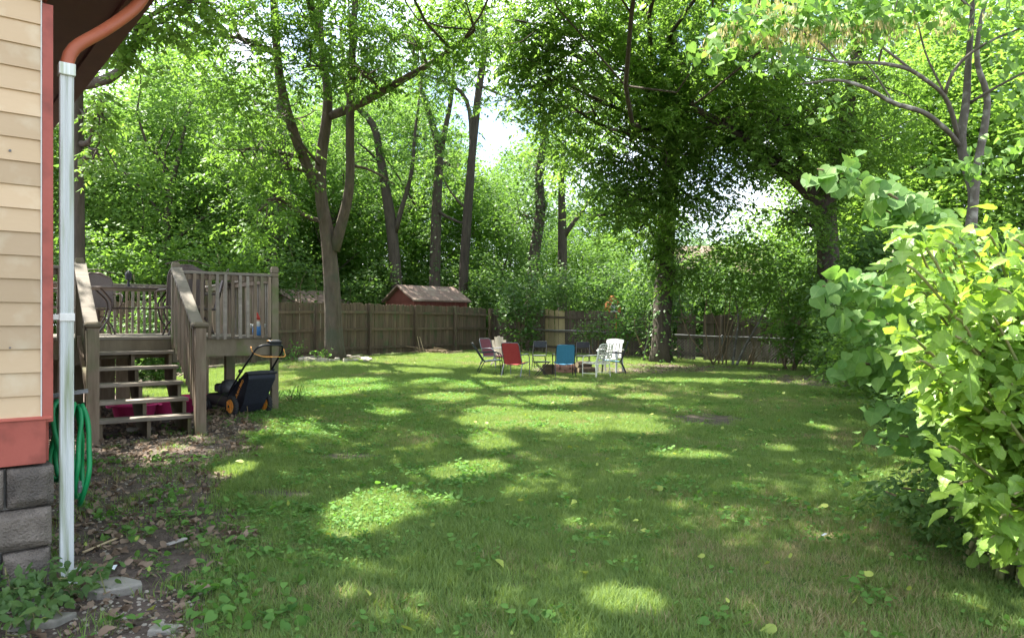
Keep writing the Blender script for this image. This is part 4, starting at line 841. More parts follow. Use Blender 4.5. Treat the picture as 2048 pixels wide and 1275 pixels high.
make_tree('woodland_tree', 'tall bare-stemmed tree right of the shed with a crooked side limb', PG(924, 33.6), [
    SG(924, 33.6, [(926, 558, 33.6), (935, 417, 33.6), (944, 307, 33.6), (957, 184, 33.6), (974, 79, 33.6), (961, 0, 33.4), (940, -120, 32.5)], [.24, .22, .2, .18, .165, .14, .11, .06]), S([(944, 290, 33.6), (941, 215, 33.6), (926, 176, 33.6), (905, 170, 33.4), (887, 163, 33.1), (850, 150, 32.5)], [.12, .1, .09, .07, .06, .03]), S([(957, 170, 33.6), (1000, 190, 33.1), (1050, 205, 32.5), (1085, 240, 32.0)], [.08, .06, .05, .02]), S([(935, 420, 33.6), (900, 390, 33.6), (880, 340, 33.6)], [.07, .05, .03])],
    [BL(960, 30, 32.5, 2.4, 2.2, 1.3, 55), BL(880, 40, 32.5, 2.4, 2.2, 1.3, 60), BL(1000, 200, 32.5, 1.3, 1.2, .7, 18), BL(1010, 60, 32.5, 1.4, 1.3, 1.0, 28), BL(900, 140, 33.1, 1.4, 1.3, .8, 26)], leaf=(.17, .075), mat='leafA', bark='bark_dark', gaps=False)
make_tree('woodland_tree', 'ivy-covered curved dark stem in the woodland left of the massive tree', PG(1058, 37), [
    SG(1055, 37, [(1067, 509, 37), (1082, 417, 37), (1076, 347, 37), (1090, 270, 37), (1085, 180, 37)], [.3, .28, .25, .2, .14, .06])], [BL(1080, 330, 37, 2.2, 2, 1.6, 45), BL(1110, 230, 37, 2.2, 2, 1.6, 45), BL(1040, 430, 37.5, 1.8, 1.6, 1.6, 35)], kind='simple', leaf=(.2, .15), rl=.4, m=22, mat='leafD', bark='bark_dark', gaps=False, ivy=1500)
make_tree('woodland_tree', 'short dark tree with a low right-hand fork beyond the lawn chairs', PG(1124, 38), [
    SG(1124, 38, [(1124, 523, 38), (1124, 461, 38), (1122, 365, 38), (1130, 280, 38)], [.27, .25, .22, .16, .06]), S([(1126, 475, 38), (1145, 445, 38), (1165, 425, 38), (1190, 380, 38)], [.14, .12, .1, .04])], [BL(1130, 290, 38, 2.2, 2, 1.4, 50), BL(1190, 380, 38, 1.8, 1.6, 1.0, 35)], kind='simple', leaf=(.2, .14), rl=.42, m=22, mat='leafC', bark='bark_dark', gaps=False)
make_tree('shade_tree', 'straight dark trunk at the house corner with a limb bending up to the right', PG(156, 14.2), [
    SG(156, 14.2, [(157, 530, 14.2), (156, 300, 14.2), (154, 150, 14.2), (150, -50, 14), (140, -400, 13.5)], [.15, .115, .11, .105, .1, .06]), S([(156, 172, 14.2), (200, 164, 13.8), (245, 156, 13.4), (270, 135, 13.1), (276, 90, 12.9), (272, 20, 12.6), (290, -80, 12.3)], [.09, .085, .08, .07, .055, .04, .02]), S([(157, 215, 14.2), (175, 225, 14), (205, 280, 13.5), (240, 350, 13.2)], [.03, .02, .015, .006]),
    S([(150, -50, 14), (300, -300, 13), (420, -600, 11.5)], [.09, .07, .03])],
    [BL(262, 92, 12.8, .45, .45, .4, 14), BL(300, 60, 12.8, .5, .5, .3, 10), BL(205, 225, 13.4, .35, .35, .4, 10), BL(195, 300, 13.2, .25, .3, .4, 6), BL(345, 45, 12.6, .4, .4, .3, 7), BL(430, 20, 12.5, .35, .35, .3, 6), BL(390, 5, 12.2, .8, .6, .3, 12), ((-6.5, 11.5, 8.4), (2.4, 2.6, 1.2), 230), ((-4.6, 8.2, 7.8), (2.1, 2.1, .9), 230), ((-6.3, 7.5, 7.6), (1.8, 1.8, .9), 200), ((-7.6, 14.2, 9.6), (2.6, 2.4, 1.0), 220), ((-3.6, 5.6, 7.8), (2.0, 1.6, .8), 190)],  # the large high clumps are out of view, added to shade the near ground
    leaf=(.15, .07), rl=.3, m=4, pairs=4, mat='leafC', bark='bark_dark', sides=14)
make_tree('woodland_tree', 'dark shaded tree stem rising just beyond the deck corner post', PG(543, 29), [
    SG(543, 29, [(540, 483, 29), (548, 380, 29), (566, 250, 29), (555, 123, 29), (552, 0, 29)], [.26, .24, .22, .2, .16, .08]), S([(543, 490, 29), (580, 465, 28.5), (590, 420, 28.3), (580, 370, 28)], [.1, .08, .06, .03])], [BL(540, 300, 28, 2, 1.6, 1.6, 50), BL(520, 420, 28, 1.6, 1.4, 1.2, 40), BL(500, 200, 28, 2, 1.8, 1.6, 55)], leaf=(.17, .075), mat='leafA', bark='bark_dark', gaps=False)

# shared kinds for the woods behind: three crowns and stems, copied
def wood_proto(mat, seed, hgt, rad, n, leaf, bark='bark_dark'):
    rng = np.random.default_rng(seed); tr = MB(); k = hgt * .8
    p, r = resample([(0, 0, -.3), (rng.normal(0, .1), 0, k * .3), (rng.normal(0, .25), rng.normal(0, .2), k * .6), (rng.normal(0, .4), rng.normal(0, .3), k)], [.24, .19, .14, .04]); tr.tube(p, r, 9, rough=.1)
    c = []
    for i in range(9):
        a = i * 2.4; zz = hgt * (.22 + .72 * i / 8); rr = rad * (.75 if 1 < i < 7 else .45)
        c.append(((math.cos(a) * rr, math.sin(a) * rr, zz), (rad * .62, rad * .62, hgt * .15), n // 9))
    for q, _, _ in c:
        j = int(len(p) * min(.8, q[2] / hgt * .75)); tr.tube(curve_pts(p[j], q, 6, .07, rng), np.linspace(.07, .015, 6), 5, cap=False)
    arr = simple_leaves(np.concatenate(blob_points(c, rng)), 24, .42, *leaf, rng=rng)
    return tr.mesh('trunk', bark, True), leaves_mesh('crown', arr, mat, False)
PR = [wood_proto('leafB', 1, 12, 3.4, 760, (.23, .12)), wood_proto('leafB', 2, 14, 3.8, 860, (.24, .13)), wood_proto('leafA', 3, 11, 3.2, 760, (.22, .13)), wood_proto('leafC', 4, 13, 3.6, 860, (.22, .13))]
NB = 0
WOOD = [(215, 31, 0, .9, 'bright woodland tree just right of the white downspout'), (330, 27.5, 1, .85, 'bright woodland tree above the stair rail of the deck'), (450, 35, 1, 1, 'bright woodland tree behind the deck railing'), (300, 42, 0, 1.2, 'tall bright tree in the woods behind the patio set'),
    (20, 27, 0, .95, 'bright tree standing next to the house corner'), (600, 40, 2, 1.1, 'green tree in the woods behind the forked trunk'), (710, 44, 0, 1.2, 'bright tree glowing behind the slender forked stem'), (830, 47, 1, 1.1, 'bright tree deep in the woods above the red shed'), (930, 50, 0, .9, 'bright tree beyond the tall bare-stemmed tree'),
    (1020, 52, 1, .85, 'yellow-green tree under the gap of white sky'), (1110, 54, 0, .75, 'low bright tree beyond the ivy-covered stem'), (1215, 48, 0, .55, 'bright low tree beyond the playhouse'), (1400, 50, 0, .62, 'small bright tree behind the massive trunk'), (1740, 33, 3, 1.05, 'dark tree in the woods above the arching redbud branch'),
    (1850, 29, 3, 1.0, 'dark maple behind the redbud stems'), (1960, 27, 3, 1.05, 'dark leafy tree behind the redbud crown at the frame edge'), (2080, 24, 3, 1.0, 'dark tree at the extreme right edge of the yard'), (1690, 44, 2, 1.0, 'lighter tree glimpsed past the ivy-clad trunk'), (1870, 42, 2, 1.1, 'mid green tree far behind the redbud tree'),
    (540, 52, 0, 1.25, 'far bright tree behind the deck corner'), (60, 36, 1, 1.1, 'bright tree mostly hidden behind the house wall'), (400, 52, 1, 1.3, 'far tall bright tree between deck and house'), (1580, 56, 2, .62, 'far green tree low in the gap of white sky'), (880, 41, 2, .95, 'green tree filling the woods between the two dark straight stems'), (1000, 43, 1, .7, 'bright low tree left of the ivy-covered curved stem'), (1160, 44, 2, .62, 'mid green low tree right of the low-forked dark tree'),
    (1290, 43, 1, .62, 'bright low tree left of the massive trunk base'), (1450, 41, 2, .55, 'green low tree in front of the tan house'), (660, 37, 0, .9, 'bright tree right behind the forked trunk'), (500, 43, 2, 1.1, 'green tree behind the deck corner post'), (760, 52, 1, 1.3, 'far tall bright tree above the shed roof'), (390, 33, 0, .9, 'bright tree over the front deck rail'), (260, 36, 2, 1.0, 'green tree over the patio chairs'),
    (1960, 36, 0, 1.0, 'lighter tree behind the redbud stems far away'), (1780, 50, 1, 1.0, 'bright tree far behind the utility pole'), (1640, 36, 3, .85, 'dark tree behind the ivy-clad leaning tree'), (1540, 44, 3, .55, 'dark low tree at the gap beside the tan house'), (1060, 60, 1, 1.15, 'far yellow-green tree left of the massive tree'), (1200, 62, 2, 1.05, 'far green tree behind the hanging leaves of the massive tree'), (640, 60, 1, 1.4, 'farthest tall tree behind the forked trunk'), (200, 55, 0, 1.4, 'farthest tall tree behind the patio set')]
for i, (px, d, k, s, lab) in enumerate(WOOD):
    x = (px - CX) / F * d; t = thing('woodland_tree', lab, 'tree', (x, d, G(x, d)), RNG.random() * 6.28, 'woodland trees beyond the yard')
    t.scale = (s * RNG.uniform(.95, 1.1), s * RNG.uniform(.95, 1.1), s); ob('trunk', PR[k][0], t); ob('crown', PR[k][1], t)

# shrubs: broad leaf bushes with several stems
def shrub(name, label, c, blobs, leaf=(.11, .06), m=12, spread=.16, mat='leafD', stems=5, gaps=False, group=None, kind='simple', rl=.3):
    base = (c[0], c[1], G(*c[:2])); t = thing(name, label, 'shrub', base, 0, group); B = np.array(base); st = MB()
    for i in range(stems):
        q = blobs[i % len(blobs)]; e = np.array(q[0]) + RNG.normal(0, .3, 3) * np.array(q[1]); a = B + np.append(RNG.normal(0, .12, 2), -.05)
        st.tube(curve_pts(a, e, 9, .06) - B, np.linspace(.028, .006, 9), 5)
    st.build('stems', 'twig', t, smooth_=True); C = np.concatenate(blob_points(blobs)); C = C[C[:, 2] > gz(C[:, 0], C[:, 1]) + .04]
    arr = simple_leaves(C, m, spread, *leaf) if kind == 'simple' else pinnate(C, m, 4, rl, *leaf)
    ob('foliage', leaves_mesh('foliage', arr, mat, gaps, base), t); return t
SH = 'shrubs along the back fence'
def bs(name, label, px, d, blobs, **k):
    x = (px - CX) / F * d; shrub(name, label, (x, d), [BL(*b) for b in blobs], group=SH, **k)
bs('ivy_bush', 'ivy-smothered bush at the fence corner behind the beige chair', 1045, 30, [(1040, 640, 30, .9, .8, 1.2, 100), (1055, 590, 30.5, 1.0, .9, 1.0, 80), (1020, 600, 31, .8, .8, .9, 60)], leaf=(.15, .1), m=10, mat='ivy')
bs('leafy_bush', 'light-speckled bush above the fence to the right of the shed', 1000, 34, [(990, 575, 34, 1.4, 1, 1.1, 110), (1090, 560, 34, 1.4, 1, 1.2, 110), (960, 600, 33.5, .9, .8, .9, 70)], leaf=(.17, .11), m=10)
bs('leafy_bush', 'bush hanging over the fence behind the blue chair', 1170, 31.5, [(1160, 600, 31.5, 1.4, .9, 1.0, 130), (1210, 560, 32, 1.2, .9, .9, 80), (1120, 580, 32, .9, .8, .9, 60)], leaf=(.15, .09), m=10)
bs('climbing_vine', 'pale vine tumbling over the chain-link fence behind the white plastic chair', 1245, 28.6, [(1245, 640, 28.5, .55, .45, .8, 60), (1262, 600, 28.7, .7, .5, .6, 50), (1235, 680, 28.4, .35, .3, .5, 24)], leaf=(.13, .08), m=10, mat='weed')
bs('leafy_bush', 'dense bush wrapped round the foot of the massive trunk', 1310, 27, [(1310, 590, 26.6, 1.3, .8, .9, 110), (1290, 630, 27, 1.0, .7, .7, 70), (1345, 610, 26.8, .9, .7, .8, 60)], leaf=(.14, .085), m=10)
bs('leafy_bush', 'tall dark bush with bare stems in front of the grey fence', 1440, 25, [(1440, 530, 25, 1.5, 1.1, 1.2, 150), (1480, 480, 25, 1.1, 1, .9, 80), (1405, 560, 25.2, 1.0, .8, .8, 70), (1500, 580, 24.6, 1.2, .9, .7, 90)], leaf=(.15, .085), m=10, mat='leafC', stems=7)
bs('leafy_bush', 'dark bush mass between the leaning limb tree and the grey fence', 1580, 23.5, [(1570, 560, 23.5, 1.5, 1, 1.2, 150), (1600, 640, 23.2, 1.0, .8, .9, 80), (1640, 590, 23, 1.2, .9, 1.3, 110), (1530, 520, 23.8, 1, .9, .8, 60)], leaf=(.15, .085), m=10, mat='leafC', stems=6)
bs('climbing_vine', 'dark vine hanging over the grey fence under the tall bush', 1500, 25.6, [(1500, 625, 25.6, .7, .4, .35, 24), (1548, 640, 25.2, .5, .4, .7, 26)], leaf=(.14, .08), m=9, mat='leafC')
bs('leafy_bush', 'low leafy growth along the fence left of the massive trunk', 1200, 29.3, [(1200, 650, 29.3, .6, .4, .7, 36), (1170, 670, 29.4, .5, .4, .5, 24), (1275, 660, 28.2, .5, .4, .6, 26)], leaf=(.13, .08), m=9)
bs('drooping_shrub', 'shrub with drooping compound leaves at the right end of the chain-link fence', 1580, 22, [(1570, 670, 21.8, .5, .4, .5, 14), (1600, 690, 21.6, .35, .3, .3, 9), (1610, 640, 21.8, .6, .4, .5, 12)], leaf=(.17, .06), m=4, kind='pin', rl=.45, mat='leafA', stems=4)
bs('leafy_bush', 'sunlit bush behind the picket fence left of the red shed', 720, 32, [(715, 585, 31.5, 1.3, .9, .8, 100), (755, 560, 32.5, 1.2, .9, .9, 90)], leaf=(.15, .1), m=10)
bs('leafy_bush', 'bush behind the picket fence between deck post and big trunk', 600, 27.5, [(595, 560, 27.5, 1.2, .9, .9, 100), (570, 500, 28, 1.1, .9, 1.0, 80)], leaf=(.14, .09), m=10)
bs('leafy_bush', 'broad bush in the woods behind the deck railing', 430, 24, [(430, 520, 24, 1.8, 1, 1.0, 130), (330, 530, 24.5, 1.6, 1, 1.1, 120), (510, 540, 25, 1.1, .9, .9, 80)], leaf=(.14, .09), m=10, mat='leafA')
bs('leafy_bush', 'bush in the woods behind the deck at the house side', 230, 22, [(230, 520, 22, 1.5, 1, 1.0, 120), (170, 500, 22.5, 1.2, .9, 1.2, 90)], leaf=(.14, .09), m=10, mat='leafA')
bs('leafy_bush', 'low bush behind the red shed, lit on top', 890, 36.5, [(880, 560, 36.5, 1.6, 1, 1.2, 110), (960, 545, 37, 1.6, 1, 1.2, 110), (800, 545, 37, 1.6, 1, 1.2, 100)], leaf=(.17, .11), m=10)
bs('leafy_bush', 'bright bush beyond the back fence right of the playhouse', 1270, 38, [(1270, 540, 38, 1.8, 1, 1.1, 110), (1360, 545, 38, 1.8, 1, 1.1, 110)], leaf=(.18, .11), m=10, mat='leafB')
bs('leafy_bush', 'wild growth beyond the grey fence under the tan house', 1520, 30, [(1480, 570, 30, 2, 1, 1.2, 130), (1590, 540, 30, 1.8, 1, 1.4, 120)], leaf=(.16, .1), m=10)
bs('weed_clump', 'leafy weed clump at the foot of the picket fence near the deck', 583, 22.5, [(582, 715, 22.4, .3, .3, .3, 14), (590, 700, 22.4, .22, .2, .3, 8)], leaf=(.1, .06), m=8, mat='weed', stems=3)
bs('weed_clump', 'bright weed clump at the foot of the big forked trunk', 645, 22.2, [(645, 715, 22.2, .22, .2, .25, 14)], leaf=(.1, .06), m=8, mat='weed', stems=3)
# understorey beyond the fences: three bush kinds, copied
UP = []
for k, mt in enumerate(('leafD', 'leafA', 'leafB')):
    rg_ = np.random.default_rng(40 + k); st = MB()
    for i in range(6): st.tube(curve_pts((rg_.normal(0, .1), rg_.normal(0, .1), -.1), (rg_.normal(0, .8), rg_.normal(0, .6), rg_.uniform(1.5, 2.6)), 7, .08, rg_), np.linspace(.03, .008, 7), 5)
    arr = simple_leaves(np.concatenate(blob_points([((0, 0, 1.5), (1.5, 1.1, 1.5), 190), ((-.8, .1, 1.1), (1, .9, 1.1), 80), ((.9, 0, 1.2), (1, .9, 1.2), 80), ((.2, 0, 2.5), (.8, .8, .8), 60)], rg_)), 14, .2, .17, .1, rng=rg_)
    UP.append((st.mesh('stems', 'twig', True), leaves_mesh('foliage', arr, mt, False)))
UND = [(150, 25, 2, 'beside the house corner behind the deck'), (280, 29, 1, 'behind the patio table'), (390, 29, 2, 'behind the stair rail'), (470, 31, 0, 'behind the deck balusters'), (540, 34, 1, 'behind the deck corner post'), (640, 33, 0, 'between the pale shed and the big trunk'), (690, 37, 1, 'left of the red shed roof'), (770, 40, 0, 'behind the left slope of the red shed'), (850, 42, 1, 'behind the red shed ridge'),
    (935, 36, 0, 'right behind the red shed end'), (985, 40, 2, 'left of the ivy-covered stem, far back'), (1050, 42, 1, 'behind the ivy-covered stem'), (1120, 41, 0, 'at the foot of the low-forked tree'), (1185, 40, 2, 'left of the orange playhouse'), (1255, 41, 2, 'right of the orange playhouse'), (1330, 36, 0, 'behind the massive trunk'), (1400, 34, 0, 'just right of the massive trunk'), (1470, 35, 0, 'in front of the tan house wall'),
    (1560, 33, 0, 'beyond the end of the grey fence'), (1640, 30, 0, 'behind the ivy-clad trunk foot'), (1720, 27, 1, 'left of the utility pole'), (1800, 22, 0, 'at the foot of the utility pole'), (1880, 20, 0, 'behind the redbud shrub tips'), (1960, 18, 0, 'behind the redbud tree stems'), (2040, 16, 0, 'at the frame edge behind the sunlit shrub'), (1740, 20, 0, 'between hedge row and ivy-clad trunk'), (215, 15.2, 0, 'added to darken the view under the back of the deck'), (310, 15.6, 0, 'added to darken the gap behind the deck stairs')]  # last two bushes added to darken the space under the deck
for px, d, k, lab in UND:
    x = (px - CX) / F * d; s = RNG.uniform(.9, 1.25) * (.5 if d < 15.7 else 1); t = thing('undergrowth_bush', 'wild undergrowth bush ' + lab, 'shrub', (x, d, G(x, d)), RNG.random() * 6.28, 'undergrowth bushes beyond the yard'); t.scale = (s, s, s * RNG.uniform(.9, 1.15)); ob('stems', UP[k][0], t); ob('foliage', UP[k][1], t)
# bare vine stems by the fence
for lab, pts in (('pale crooked bare stem leaning by the chain-link fence', [(1288, 712, 26.5), (1292, 690, 26.5), (1300, 665, 26.5), (1296, 640, 26.4), (1303, 610, 26.4)]), ('thin dark stem slanting across the grey fence', [(1472, 728, 24.8), (1490, 690, 24.8), (1515, 650, 24.6), (1540, 600, 24.4)]), ('second dark stem at the base of the tall bush', [(1465, 728, 25), (1470, 690, 25), (1478, 640, 25), (1470, 590, 25)])):
    p0 = PG(pts[0][0], pts[0][2]); t = thing('bare_stem', lab, 'stem', p0); q = np.array([p0] + [P(*a) for a in pts[1:]]) - np.array(p0)
    p, r = resample(q, np.linspace(.045, .025, len(q)), .15); MB().tube(p, r, 7, rough=.2).build('stem', 'bark_smooth', t, smooth_=True)

# ------------------------------------------------------------------ shaped leaves (near shrubs, redbud)
HEART = [(0, 0), (.2, -.1), (.42, -.02), (.54, .2), (.5, .45), (.34, .7), (.14, .9), (0, 1.06)]
OVATE = [(0, 0), (.16, .04), (.30, .2), (.27, .27), (.37, .42), (.31, .49), (.31, .64), (.22, .69), (.15, .87), (0, 1.08)]
def leaf_template(half, cup=.16, droop=.22, wav=0, seed=0):
    rng = np.random.default_rng(seed); n = len(half); mid = [(0, half[0][1] + (half[-1][1] - half[0][1]) * k / 4) for k in range(5)]
    out = [(x, y) for x, y in half[1:-1]]; v, t = [], []
    def z(x, y): return cup * abs(x) - droop * y * y + wav * math.sin(7 * y + 3 * x + seed)
    for x, y in mid: v.append((x, y, z(0, y)))
    for s in (1, -1):
        b = len(v); k_ = [min(4, max(0, int(round((y - half[0][1]) / (half[-1][1] - half[0][1]) * 4)))) for x, y in out]
        for x, y in out: v.append((s * x, y, z(x, y)))
        chain = [0] + list(range(b, b + len(out))) + [4]; kk = [0] + k_ + [4]; cur = 0
        for i in range(len(chain) - 1):
            a, c = chain[i], chain[i + 1]; m_ = kk[i + 1]
            while cur < m_:
                tri = (cur, a, cur + 1) if a != cur else None
                if tri and a != cur + 1: t.append(tri if s > 0 else tri[::-1])
                cur += 1
            if len({cur, a, c}) == 3: tri = (cur, a, c); t.append(tri if s > 0 else tri[::-1])
    return np.array(v), np.array(t)
HT = [leaf_template(HEART, .03 + .05 * k, .10 + .1 * k, .02, k) for k in range(4)]; OT = [leaf_template(OVATE, .05 + .06 * k, .12 + .12 * k, .022, k) for k in range(4)]
def frames(t, nrm):
    t = unit(t); s = unit(np.cross(t, nrm)); n = np.cross(s, t); return np.stack([s, t, n], 2)      # columns
def leaf_mass(name, tmpl, p, F3, size, mat, rnd, origin, gaps=False):
    if gaps:
        k = ~sun_gap(p); p, F3, size, rnd = p[k], F3[k], size[k], rnd[k]
    vs_, ts_, rs_, ls_, b = [], [], [], [], 0; which = RNG.integers(0, len(tmpl), len(p))
    for w_ in range(len(tmpl)):
        q = which == w_
        if not q.any(): continue
        V, T = tmpl[w_]; n = q.sum(); vv = np.einsum('nij,kj->nki', F3[q], V) * size[q][:, None, None] + p[q][:, None] - np.array(origin)
        vs_.append(vv.reshape(-1, 3)); ts_.append((T[None] + (np.arange(n) * len(V))[:, None, None]).reshape(-1, 3) + b); rs_.append(np.repeat(rnd[q], len(V))); ls_.append(np.tile(V, (n, 1))); b += n * len(V)
    return tri_mesh(name, np.concatenate(vs_), np.concatenate(ts_), mat, np.concatenate(rs_), True, np.concatenate(ls_))
def leaf_objects(tmpl, p, F3, size, mat, parent, origin, pale=None):
    ms = [tri_mesh('leaf', V, T, mat, np.full(len(V), .1 + .25 * i), True, V) for i, (V, T) in enumerate(tmpl)]
    for i in range(len(p)):
        m4 = Matrix(F3[i].tolist()).to_4x4() @ Matrix.Scale(float(size[i]), 4); m4.translation = Vector(p[i] - np.array(origin))
        o = ob('leaf', ms[RNG.integers(0, len(ms))], parent); o.matrix_local = m4
def along(branches, step, jit, start=.3):
    ps, ts = [], []
    for b in branches:
        p, _ = resample(b, [1] * len(b), step); t = unit(np.gradient(p, axis=0)); k = int(len(p) * start); ps.append(p[k:]); ts.append(t[k:])
    p = np.concatenate(ps); return p + RNG.normal(0, jit, p.shape), np.concatenate(ts)
# --- redbud shrub with arching branches of heart-shaped leaves
RB = (3.15, 4.75, G(3.15, 4.75)); rs = thing('redbud_shrub', 'redbud shrub arching branches of large heart-shaped leaves over the lawn', 'shrub', RB)
def br(*pts): return [RB] + [P(*a) for a in pts]
BR = [br((1985, 640, 4.5), (1900, 480, 4.3), (1800, 400, 4.05), (1710, 350, 3.95), (1635, 338, 3.9)), br((1960, 620, 4.5), (1900, 500, 4.35), (1850, 420, 4.2), (1790, 385, 4.1)), br((1970, 640, 4.5), (1900, 520, 4.3), (1810, 440, 4.2), (1750, 410, 4.1)),
      br((1940, 700, 4.4), (1840, 610, 4.2), (1740, 565, 4.05), (1645, 572, 3.95)), br((1930, 730, 4.4), (1820, 660, 4.2), (1740, 640, 4.1), (1685, 640, 4.05)), br((1920, 760, 4.35), (1820, 720, 4.2), (1760, 690, 4.1)),
      br((1900, 800, 4.4), (1800, 740, 4.3), (1720, 720, 4.2), (1690, 740, 4.15)), br((1920, 860, 4.3), (1850, 820, 4.2), (1775, 810, 4.1)), br((1940, 900, 4.3), (1870, 880, 4.2), (1800, 870, 4.1))]
bm_ = MB()
for b in BR:
    p, r = resample(np.array(b) - np.array(RB), np.linspace(.016, .004, len(b)), .08); bm_.tube(p, r, 6)
bm_.build('stems', 'twig', rs, smooth_=True)
p, t = along(BR, .0105, .044, .42); n = len(p)
tt = unit(np.array([-.25, -.25, -.75]) + t * .35 + RNG.normal(0, .38, (n, 3))); nn_ = unit(np.array([-.35, -.75, .55]) + RNG.normal(0, .35, (n, 3)))
sz = RNG.uniform(.05, .092, n); fr = frames(tt, nn_); order = np.argsort(-sz / p[:, 1]); big, rest = order[:300], order[300:]
leaf_objects(HT, p[big], fr[big], sz[big], 'leafRed', rs, RB)
if len(rest): tag(ob('foliage', leaf_mass('foliage', HT, p[rest], fr[rest], sz[rest], 'leafRed', RNG.random(len(rest)), RB), rs), kind='stuff')
# --- young sunlit shrub
LB = (2.62, 3.55, G(2.62, 3.55)); ls = thing('young_shrub', 'bright sunlit young shrub with toothed leaves nearest the camera at the frame edge', 'shrub', LB)
bm_ = MB(); SB = []
rg = np.random.default_rng(5)
for i in range(125):
    a = np.array(LB) + np.array([rg.uniform(-.2, .5), rg.uniform(-.2, .45), -.03])
    py = 455 + 640 * rg.random() ** 1.15; pl = np.interp(py, [455, 520, 640, 800, 900, 1050, 1120], [1850, 1800, 1800, 1860, 1895, 1955, 1990]); top = np.array(P(pl + (2190 - pl) * rg.random() ** 1.3, py, rg.uniform(2.85, 3.8)))
    midp = a * .45 + top * .55 + np.array([.12, 0, .05]); b = np.array([a, a + (midp - a) * .5 + np.array([.05, 0, .08]), midp, top, top + np.array([-.12 * rg.random(), -.06, -.02])]); SB.append(b)
    pp, r = resample(b - np.array(LB), np.linspace(.013, .0035, 5), .08); bm_.tube(pp, r, 6)
bm_.build('stems', 'greenstem', ls, smooth_=True)
for dx, dy, r in ((-.16, -.02, .014), (-.1, .04, .011), (.03, -.08, .012)):
    MB().tube(resample([(dx, dy, -.05), (dx - .01, dy, .15), (dx + .02, dy, .5)], [r, r, r * .8], .1)[0], r, 8).build('stem', 'bark_smooth', ls, smooth_=True)
p, t = along(SB, .018, .048, .38); n = len(p)
tt = unit(t * .55 + np.array([-.35, -.25, -.12]) + RNG.normal(0, .5, (n, 3))); nn_ = unit(np.array([-.1, -.35, .8]) + RNG.normal(0, .42, (n, 3)))
sz = .035 + .075 * RNG.random(n) ** 1.3; fr = frames(tt, nn_); px_ = p[:, 0] / p[:, 1]; key = np.where(px_ < .72, sz / p[:, 1], 0); order = np.argsort(-key); big, rest = order[:300], order[300:]
leaf_objects(OT, p[big], fr[big], sz[big], 'leafLit', ls, LB)
tag(ob('foliage', leaf_mass('foliage', OT, p[rest], fr[rest], sz[rest], 'leafLit', RNG.random(len(rest)), LB), ls), kind='stuff')
# --- rest of the hedge row
HR = 'hedge shrubs along the side of the lawn'
for i, (x, y, h, rr, lab, mt, lf, nn2) in enumerate([(3.45, 4.9, .95, .6, 'low dark shrub beneath the redbud branches', 'leafD', (.075, .045), 130), (4.0, 6.2, 1.5, .75, 'dark hedge shrub just behind the redbud shrub', 'leafD', (.08, .05), 170), (4.75, 8.0, 1.7, .85, 'second dark hedge shrub along the lawn edge', 'leafD', (.085, .05), 170),
        (5.6, 10.2, 1.9, .95, 'middle hedge shrub in the shaded row', 'leafC', (.09, .055), 170), (6.6, 12.8, 2.1, 1.1, 'hedge shrub near the far end of the shaded row', 'leafC', (.1, .06), 180), (7.9, 16, 2.3, 1.3, 'far hedge shrub with whitish leaf tips by the fence', 'leafD', (.11, .065), 190), (9.3, 19.5, 2.5, 1.5, 'last hedge shrub closing the corner of the yard', 'leafC', (.12, .07), 190),
        (3.0, 4.05, .62, .45, 'low shaded compound-leaved shrub under the sunlit shrub', 'leafD', (.06, .028), 40)]):
    z = G(x, y)
    if i == 7: shrub('low_shrub', lab, (x, y), [((x - .45, y - .1, z + .42), (.4, .4, .25), 26), ((x - .6, y + .3, z + .3), (.3, .4, .22), 20), ((x, y, z + .35), (.6, .6, .3), 40)], leaf=lf, m=4, kind='pin', rl=.2, mat=mt, group=HR); continue
    shrub('hedge_shrub', lab, (x, y), [((x, y, z + h * .55), (rr, rr, h * .5), nn2), ((x - rr * .3, y - .2, z + h * .3), (rr * .8, rr * .8, h * .3), nn2 // 2), ((x + rr * .7, y + .3, z + h * .65), (rr, rr, h * .5), nn2 // 2)], leaf=lf, m=22, spread=.13, mat=mt, stems=8, group=HR)
